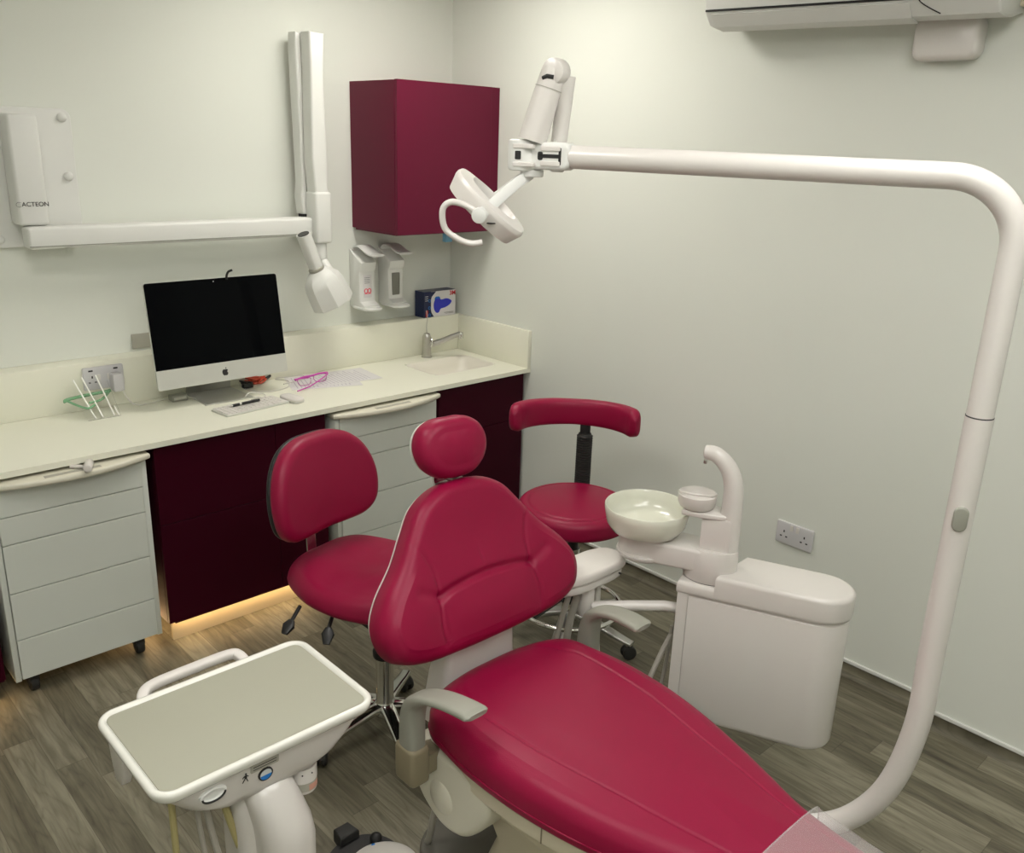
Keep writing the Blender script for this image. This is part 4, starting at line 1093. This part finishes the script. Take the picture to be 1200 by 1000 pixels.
# ------------------------------------------------------------------ water unit with spittoon
def water_unit():
    a = Vector((-.952, -2.225, 0)); d = (Vector((-.815, -2.555, 0))-a).normalized()   # along the front face
    nb = Vector((-d.y, d.x, 0)); nb = nb if nb.dot(Vector((1, .2, 0))) > 0 else -nb   # away from the chair
    t = thing('water_unit', 'white dental water unit with spittoon bowl and curved spout beside the chair', 'spittoon unit', (-.80, -2.4, .235))
    o = a+d*(-.03)
    L, Wd = .452, .165
    def mp(u, v, w): return o+d*u+nb*v+Vector((0, 0, w))
    # plan: straight front, rounded far end
    def plan(s=0, x0=0):
        pts = [(x0-s, -s), (L-Wd*.52, -s)]
        for k in range(1, 16):
            th = -PI/2+PI*k/16
            pts.append((L-Wd*.52+(Wd*.52+s)*math.cos(th), Wd/2+(Wd/2+s)*math.sin(th)))
        pts += [(L-Wd*.52, Wd+s), (x0-s, Wd+s)]
        return pts
    b = MB()
    b.prism(plan(-.004, .012), .225, .625, .010, mp); b.build('cabinet', 'plastic', t)
    MB().prism(plan(-.0015, .030)[:], .236, .614, .003, lambda u, v, w: mp(u, min(v, Wd*.9), w)).build('front_panel', 'plastic', t)
    MB().prism([(0, -.001), (.030, -.001), (.030, Wd), (0, Wd)], .225, .645, .008, mp).build('end_panel', 'plastic', t)
    MB().prism(plan(.004), .618, .657, .012, mp).build('rim_cover', 'plastic', t)
    pl = plan(.0045, .115)
    pl[0] = (.100, -.0045); pl[-1] = (.150, Wd+.0045)
    MB().prism(pl, .6185, .694, .014, mp, seg=5).build('raised_cover', 'plastic', t)
    # swivel column
    cc = mp(.070, .062, 0)
    rv = Vector((-.725, .689, 0)); fw = Vector((-.689, -.725, 0))   # rv: towards the bowl, fw: toward the room
    bd = Vector((-.35, .94, 0)).normalized(); bs_ = Vector((-bd.y, bd.x, 0))
    def m2(u, v, w): return cc+bd*u+bs_*v+Vector((0, 0, w))
    # arm block from column to bowl
    bl = [(p.x, p.y) for p in cr([(-.050, -.030, 0), (-.050, .030, 0), (-.020, .052, 0), (.05, .052, 0), (.16, .060, 0), (.24, .052, 0), (.270, 0, 0), (.24, -.052, 0), (.16, -.060, 0), (.05, -.052, 0), (-.02, -.052, 0)], 5, True)]
    MB().prism([(u, v) for u, v in bl if True], .684, .7515, .010, m2).build('bowl_arm', 'plastic', t)
    b = MB()
    cs = lambda r1, r2, z, sh=0: [m2(sh+r1*math.cos(k*PI/20), r2*math.sin(k*PI/20), z) for k in range(40)]
    b.ring_mesh([cs(.072, .056, .659), cs(.074, .058, .664), cs(.074, .058, .735), cs(.066, .052, .752, -.006)])
    b.build('swivel_column', 'plastic', t, ang=50)
    MB().ring_mesh([cs(.0705, .0545, .655), cs(.0705, .0545, .6605)]).build('column_gap', 'ink', t)
    MB().prism([(-.052, -.030), (.028, -.034), (.028, .034), (-.052, .030)], .735, .850, .008, m2).build('cup_tower', 'plastic', t)
    # spout: wide rear column that bends over
    sp = cr([m2(-.038, 0, .69), m2(-.040, 0, .80), m2(-.042, 0, .88), m2(-.038, 0, .945), m2(-.018, 0, .990), m2(.016, 0, 1.018), m2(.048, 0, 1.020)], 6)
    N = len(sp)
    MB().tube(sp, [(.033-.006*k/(N*.4) if k < N*.4 else .027-.008*((k-N*.4)/(N*.6))) * (.75 if k == N-1 else 1) for k in range(N)], 22).build('spout', 'plastic', t)
    MB().cyl(m2(.043, 0, .996), m2(.044, 0, .988), .005).build('spout_nozzle', 'steel', t)
    # cup shelf and cup holder
    MB().prism([(-.035, -.030), (.030, -.042), (.085, -.040), (.085, .040), (.030, .042), (-.035, .030)], .842, .858, .005, m2).build('cup_shelf', 'plastic', t)
    hc = m2(.055, 0, 0)
    b = MB()
    b.lathe([(.028, .852), (.046, .862), (.052, .874), (.053, .898), (.050, .900), (.048, .886), (.044, .880), (.0, .878)], (hc.x, hc.y, 0), seg=40)
    b.build('cup_holder', 'plastic', t, ang=50)
    MB().tube([(hc.x+.050*math.cos(k*PI/12+2.1), hc.y+.050*math.sin(k*PI/12+2.1), .900+.012*math.sin(k*PI/12)) for k in range(13)], .003, 8).build('cup_guard', 'plastic', t)
    # bowl
    bc = m2(.195, .0, 0)
    pr_ = [(.050, .752), (.078, .753), (.100, .762), (.113, .782), (.119, .812), (.1205, .830), (.1185, .833), (.1155, .830), (.113, .806), (.104, .786), (.088, .777), (.070, .774), (.0, .770)]
    MB().lathe(pr_, (bc.x, bc.y, 0), seg=56).build('bowl', 'bowl', t, ang=50)
    MB().lathe([(.020, 0), (.020, .003), (.0, .004)], (bc.x, bc.y, .7705)).build('bowl_drain', 'plastic', t)
    # underside lip of the arm
    MB().lathe([(.030, 0), (.072, .006), (.078, .014), (.078, .02), (.05, .022)], (bc.x, bc.y, .678), seg=40).build('bowl_base', 'plastic', t, ang=50)
    # legs / pedestal arm to the chair base, hoses behind
    MB().tube(cr([mp(.02, .10, .24), mp(.0, .08, .15), (-1.12, -2.25, .10), (-1.27, -2.30, .09)], 6), .035, 18).build('mounting_arm', 'plastic', t)
    return t
water_unit()

# ------------------------------------------------------------------ assistant instrument holder
def holder():
    t = thing('assistant_holder', 'white suction hose holder on a swing arm behind the dental chair backrest', 'instrument holder', (-1.12, -2.0, .5))
    # body : bent slab in plan, traced at z .66
    pl = [(-1.36, -2.10), (-1.235, -2.035), (-1.150, -2.012), (-1.055, -2.045), (-.985, -2.030), (-.962, -1.985), (-.975, -1.940), (-1.060, -1.915), (-1.10, -1.93), (-1.20, -1.975), (-1.34, -2.03)]
    pl = [(-1.275, -1.955), (-1.235, -1.995), (-1.170, -2.022), (-1.074, -2.028), (-.990, -2.022), (-.955, -1.990), (-.965, -1.930), (-1.020, -1.908), (-1.080, -1.905), (-1.150, -1.900), (-1.240, -1.900)]
    sm = [(p.x, p.y) for p in cr([(x, y, 0) for x, y in pl], 3, True)]
    c = Vector((-1.12, -1.965))
    MB().prism(sm, .632, .662, .010, seg=4).build('body', 'plastic', t, ang=50)
    MB().prism([(c.x+(x-c.x)*.94, c.y+(y-c.y)*.88) for x, y in sm], .602, .636, .010).build('lower_body', 'plastic', t, ang=50)
    MB().cyl((-1.0, -2.012, .620), (-1.002, -2.022, .620), .003).build('screw', 'ink', t)
    MB().cyl((-1.105, -1.985, .51), (-1.105, -1.985, .604), .024, bev=.004).build('pivot_post', 'plastic', t)
    MB().tube([(-1.10, -2.003, .540), (-1.02, -2.075, .545), (-.945, -2.145, .548), (-.92, -2.19, .548)], .0155, 16).build('swing_arm', 'plastic', t)
    for i, (p, m_, r) in enumerate(((((-1.135, -1.985, .60), (-1.15, -1.97, .50), (-1.165, -1.965, .38), (-1.20, -1.975, .27), (-1.27, -2.02, .20)), 'hosegrey', .011),
                                     (((-1.105, -2.0, .53), (-1.13, -2.02, .47), (-1.17, -2.03, .40), (-1.23, -2.06, .30), (-1.28, -2.10, .25)), 'hosegrey', .013),
                                     (((-1.055, -1.985, .60), (-1.056, -1.990, .47), (-1.050, -2.0, .33), (-1.05, -2.03, .22), (-1.12, -2.1, .14), (-1.24, -2.16, .12)), 'cable', .0085),
                                     (((-1.185, -1.99, .60), (-1.20, -1.965, .46), (-1.235, -1.95, .32), (-1.29, -1.99, .24)), 'hosegrey', .008))):
        MB().tube(cr(p, 8), r, 12).build('suction_hose', m_, t)
    return t
holder()
# grey drain pipes leaning between floor and water unit
t = thing('drain_hose', 'two thin grey hoses slanting to the floor between dental chair and water unit', 'hose', (-1.02, -2.2, .2))
MB().tube(cr([(-.880, -2.145, .52), (-.890, -2.15, .465), (-.945, -2.15, .397), (-1.002, -2.15, .312), (-1.08, -2.16, .20), (-1.22, -2.20, .12)], 6), .0075, 10).build('hose', 'hosegrey', t)
MB().tube(cr([(-.905, -2.15, .47), (-.910, -2.15, .42), (-.918, -2.15, .356), (-.930, -2.15, .288), (-.98, -2.16, .17), (-1.12, -2.19, .11)], 6), .006, 10).build('hose', 'hosegrey', t)

# ------------------------------------------------------------------ doctor's tray
def tray():
    t = thing('instrument_tray_table', 'white tray table with grey-green mat on a pedestal in the left foreground', 'tray table', (-2.17, -2.03, 0))
    cx, cy, z = -2.176, -2.008, .70
    w_, d_ = .462, .318
    o = rrect(w_, d_, .042, 7, cx, cy)
    b = MB(); n_ = len(o)
    def rg(ins, zz):
        oo = rrect(w_-2*ins, d_-2*ins, max(.008, .042-ins), 7, cx, cy); return [(x, y, zz) for x, y in oo]
    b.ring_mesh([rg(.026, z-.030), rg(.012, z-.028), rg(.004, z-.020), rg(0, z-.010), rg(.0, z-.004), rg(.003, z), rg(.008, z+.001), rg(.013, z-.001), rg(.016, z-.006), rg(.030, z-.007)])
    b.build('tray_rim', 'tray_white', t, ang=50)
    MB().prism(rrect(w_-.034, d_-.034, .020, 5, cx, cy), z-.0065, z-.0035, .001).build('tray_mat', 'mat_green', t)
    # body below: hull
    b = MB()
    def hull(w1, d1, zz, dx=0, dy=0, r=.05): return [(x, y, zz) for x, y in rrect(w1, d1, r, 7, cx+dx, cy+dy)]
    b.ring_mesh([hull(.22, .20, z-.118, .0, -.012, .05), hull(.265, .225, z-.114, .0, -.010, .055), hull(.335, .245, z-.095, .002, -.008, .06), hull(.392, .260, z-.065, .004, -.006, .06), hull(.410, .270, z-.040, .004, -.005), hull(.414, .272, z-.025, .004, -.005)])
    b.build('body', 'plastic', t, ang=50)
    # handle at the far side
    hp = [(-2.305, -1.858, z-.022), (-2.300, -1.832, z-.012), (-2.27, -1.812, z-.008), (-2.18, -1.806, z-.008), (-2.10, -1.806, z-.008), (-2.082, -1.820, z-.010), (-2.080, -1.856, z-.018)]
    MB().tube(cr(hp, 7), 0, 16, flat=(.012, .010), up=(0, 0, 1)).build('handle', 'plastic', t, ang=60)
    # bracket on the left side
    MB().prism([(-1.880, z-.030), (-1.960, z-.030), (-1.955, z-.085), (-1.935, z-.120), (-1.905, z-.125), (-1.890, z-.09)], -2.392, -2.372, .005, lambda u, v, w: (w, u, v)).build('side_bracket', 'plastic', t)
    # badges on the front skirt: skirt leans, so follow its slope
    def fm(x, zz, w):
        # front face of hull between z-.025 (y=-2.149) and z-.092 (y=-2.136)
        f_ = min(1, max(0, (z-.025-zz)/.067)); y = -2.1508+.008*f_
        return (x, y-w, zz)
    MB().prism(rrect(.058, .018, .002, 3, -2.196, z-.040), -.002, .0012, 0, lambda u, v, w: fm(u, v, w)).build('grey_label', 'grey_plate', t)
    l = MB()
    for k in range(2): l.prism([(-2.220, z-.044+k*.006), (-2.172, z-.044+k*.006), (-2.172, z-.0425+k*.006), (-2.220, z-.0425+k*.006)], .0009, .0015, 0, fm)
    l.build('label_print', 'ink', t)
    c = MB().prism(rrect(.030, .030, .0149, 5, -2.194, z-.066), -.002, .0016, 0, fm); bd = c.build('round_badge', 'ink', t)
    MB().prism(rrect(.024, .024, .0119, 5, -2.194, z-.066), .001, .0020, 0, fm).build('badge_face', 'lens', bd)
    MB().prism([(-2.194+.0115*math.cos(PI+k*PI/10), z-.067+.0110*math.sin(PI+k*PI/10)) for k in range(11)], .0015, .0024, 0, fm).build('badge_blue', 'blue2', bd)
    pic = MB()
    px = -2.236; pz = z-.052
    pic.prism(rrect(.004, .004, .0019, 3, px+.001, pz+.009), .0005, .0012, 0, fm)
    pic.prism([(px-.002, pz-.002), (px+.003, pz-.002), (px+.003, pz+.006), (px-.002, pz+.006)], .0005, .0012, 0, fm)
    for (x0, z0, x1, z1) in ((-.001, -.002, -.006, -.010), (.002, -.002, .005, -.010), (-.002, .005, -.006, .001), (.002, .005, .006, .002)):
        pic.tube([fm(px+x0, pz+z0, .001), fm(px+x1, pz+z1, .001)], .0009, 5)
    pic.build('pictogram', 'ink', t)
    k_ = MB(); kc = Vector(fm(-2.300, z-.052, 0))
    k_.lathe([(.026, -.004), (.026, .003), (.022, .005), (.017, .002), (0, .002)], kc, (0, -1, -.1), 32, 1, .55)
    k_.build('round_dial', 'plastic2', t)
    MB().tube([kc+Vector((.022*math.cos(q*PI/12), -.005, .0125*math.sin(q*PI/12)-.001)) for q in range(12, 25)], .0020, 6).build('dial_mark', 'ink', t)
    # pedestal: neck that widens into a body column down to a floor base
    b = MB()
    def s_(xc_, yc_, w1, d1, zz, r): return [(x, y, zz) for x, y in rrect(w1, d1, r, 6, xc_, yc_)]
    b.ring_mesh([s_(-2.178, -2.06, .085, .120, z-.10, .035), s_(-2.172, -2.082, .100, .135, z-.125, .045), s_(-2.164, -2.098, .106, .150, z-.165, .05), s_(-2.158, -2.106, .110, .165, z-.20, .05), s_(-2.155, -2.108, .112, .172, z-.235, .05), s_(-2.155, -2.106, .110, .168, .30, .05), s_(-2.155, -2.10, .110, .160, .10, .05), s_(-2.155, -2.10, .112, .162, .045, .05)])
    b.build('pedestal', 'plastic', t, ang=55)
    b = MB()
    b.ring_mesh([s_(-2.190, -2.05, .070, .10, z-.115, .03), s_(-2.192, -2.055, .084, .12, z-.16, .04), s_(-2.190, -2.058, .088, .13, z-.21, .042), s_(-2.188, -2.06, .090, .14, .28, .042)])
    b.build('pedestal_side_cover', 'plastic', t, ang=55)
    MB().prism(rrect(.34, .40, .10, 8, -2.16, -2.10), .0005, .050, .018).build('floor_base', 'plastic', t)
    # hoses
    for i, (x, m_, r) in enumerate(((-2.345, 'hose', .0065), (-2.300, 'hosegrey', .0050), (-2.285, 'hosegrey', .0065), (-2.252, 'hose', .0075))):
        y0 = -2.06; dx = -.006+.01*i
        MB().tube(cr([(x, y0+.01, z-.075), (x, y0, z-.12), (x+dx, y0-.02, .44), (x+dx*2+.02, y0-.01, .28), (x+.07, y0+.02, .17), (-2.20, -2.05, .18)], 7), r, 10).build('instrument_hose', m_, t)
    # small pot clipped underneath
    pc = Vector((-2.088, -2.095, z-.186))
    MB().lathe([(.026, 0), (.028, .003), (.0285, .030), (.0, .030)], pc, seg=30).build('pot_base', 'plastic', t)
    MB().lathe([(.0295, .030), (.0295, .062), (.0, .062)], pc, seg=30).build('pot_lid', 'plastic', t)
    MB().lathe([(.0289, .008), (.0289, .027), (.0, .027)], pc, seg=30).build('pot_label', 'grey_plate', t)
    st_ = MB(); st_.ring_mesh([[pc+Vector((.0293*math.cos(a), .0293*math.sin(a), zz)) for a in [math.radians(q) for q in range(-95, -35, 5)]] for zz in (.010, .024)], close_u=False)
    st_.build('pot_picture', 'potpic', t)
    dts = MB()
    for a in (-120, -80): dts.sphere(pc+Vector((.0296*math.cos(math.radians(a)), .0296*math.sin(math.radians(a)), .050)), .0018, seg=8)
    dts.build('pot_dots', 'ink', t)
tray()

# ------------------------------------------------------------------ foot control
def foot_control():
    c = Vector((-1.845, -1.945, 0))
    t = thing('foot_control', 'black and white foot control with a blue dot on the floor at the bottom edge', 'foot pedal', c)
    o = [(c.x+u, c.y+v) for u, v in ((p.x, p.y) for p in cr([(.10*math.cos(k*PI/6), .10*math.sin(k*PI/6), 0) for k in range(12)], 4, True))]
    b = MB(); b.lathe([(.122, .001), (.125, .006), (.122, .012), (.10, .016), (0, .016)], c, seg=48).build('base', 'grey_dark', t)
    MB().lathe([(.085, .014), (.100, .022), (.103, .040), (.098, .052), (0, .052)], c, seg=48).build('body', 'black', t)
    MB().lathe([(.095, .050), (.092, .062), (.075, .072), (.04, .078), (0, .080)], c+Vector((.018, -.056, 0)), seg=48).build('white_cover', 'plastic', t)
    MB().prism([(-.028, 0), (.028, 0), (.022, .045), (-.022, .045)], 0, .050, .008, lambda u, v, w: (c.x+.012+u, c.y+.085+v, .030+w*.9)).build('pedal_lever', 'rubber', t)
    MB().sphere(c+Vector((.065, .045, .060)), .016, (1, 1, .8)).build('knob', 'black', t)
    MB().sphere(c+Vector((.040, .020, .069)), .0055, (1, 1, .5), 12).build('blue_dot', 'blue2', t)
foot_control()

# ------------------------------------------------------------------ warm LED glow under the cabinets
for i, (x0, x1, y) in enumerate(((-2.72, -2.31, -.552), (-1.745, -1.12, -.552))):
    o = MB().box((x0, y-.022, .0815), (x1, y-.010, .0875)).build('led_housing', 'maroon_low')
    o.name = 'trim_%d' % (i+1); o['kind'] = 'structure'
    MB().box((x0+.002, y-.0205, .0808), (x1-.002, y-.0115, .0814)).build('led_diffuser', 'warmled', o)
o = MB().box((-1.792, -.52, .060), (-1.786, -.10, .068)).build('led_strip', 'warmled'); o.name = 'trim_3'; o['kind'] = 'structure'

# ------------------------------------------------------------------ camera, world, colour
cam = bpy.data.cameras.new('camera'); co = bpy.data.objects.new('camera', cam); COL.objects.link(co); S.camera = co
yaw, pitch, roll, fpx = .7602, .3109, .0342, 1037.5
f = Vector((math.sin(yaw)*math.cos(pitch), math.cos(yaw)*math.cos(pitch), -math.sin(pitch)))
r = f.cross(Vector((0, 0, 1))).normalized(); u = r.cross(f)
R = r*math.cos(roll)+u*math.sin(roll); U = -r*math.sin(roll)+u*math.cos(roll)
co.matrix_world = Matrix.Translation(Vector((-2.8379, -3.4748, 1.8017))) @ Matrix((R, U, -f)).transposed().to_4x4()
cam.sensor_fit = 'HORIZONTAL'; cam.sensor_width = 36; cam.lens = 36*fpx/1200
cam.clip_start = .05
w = bpy.data.worlds.new('world'); S.world = w; w.use_nodes = True
w.node_tree.nodes['Background'].inputs['Color'].default_value = (.8, .85, .9, 1)
w.node_tree.nodes['Background'].inputs['Strength'].default_value = .2
S.view_settings.view_transform = 'Standard'; S.view_settings.look = 'None'
S.view_settings.exposure = 0; S.view_settings.gamma = 1; S.view_settings.use_curve_mapping = False
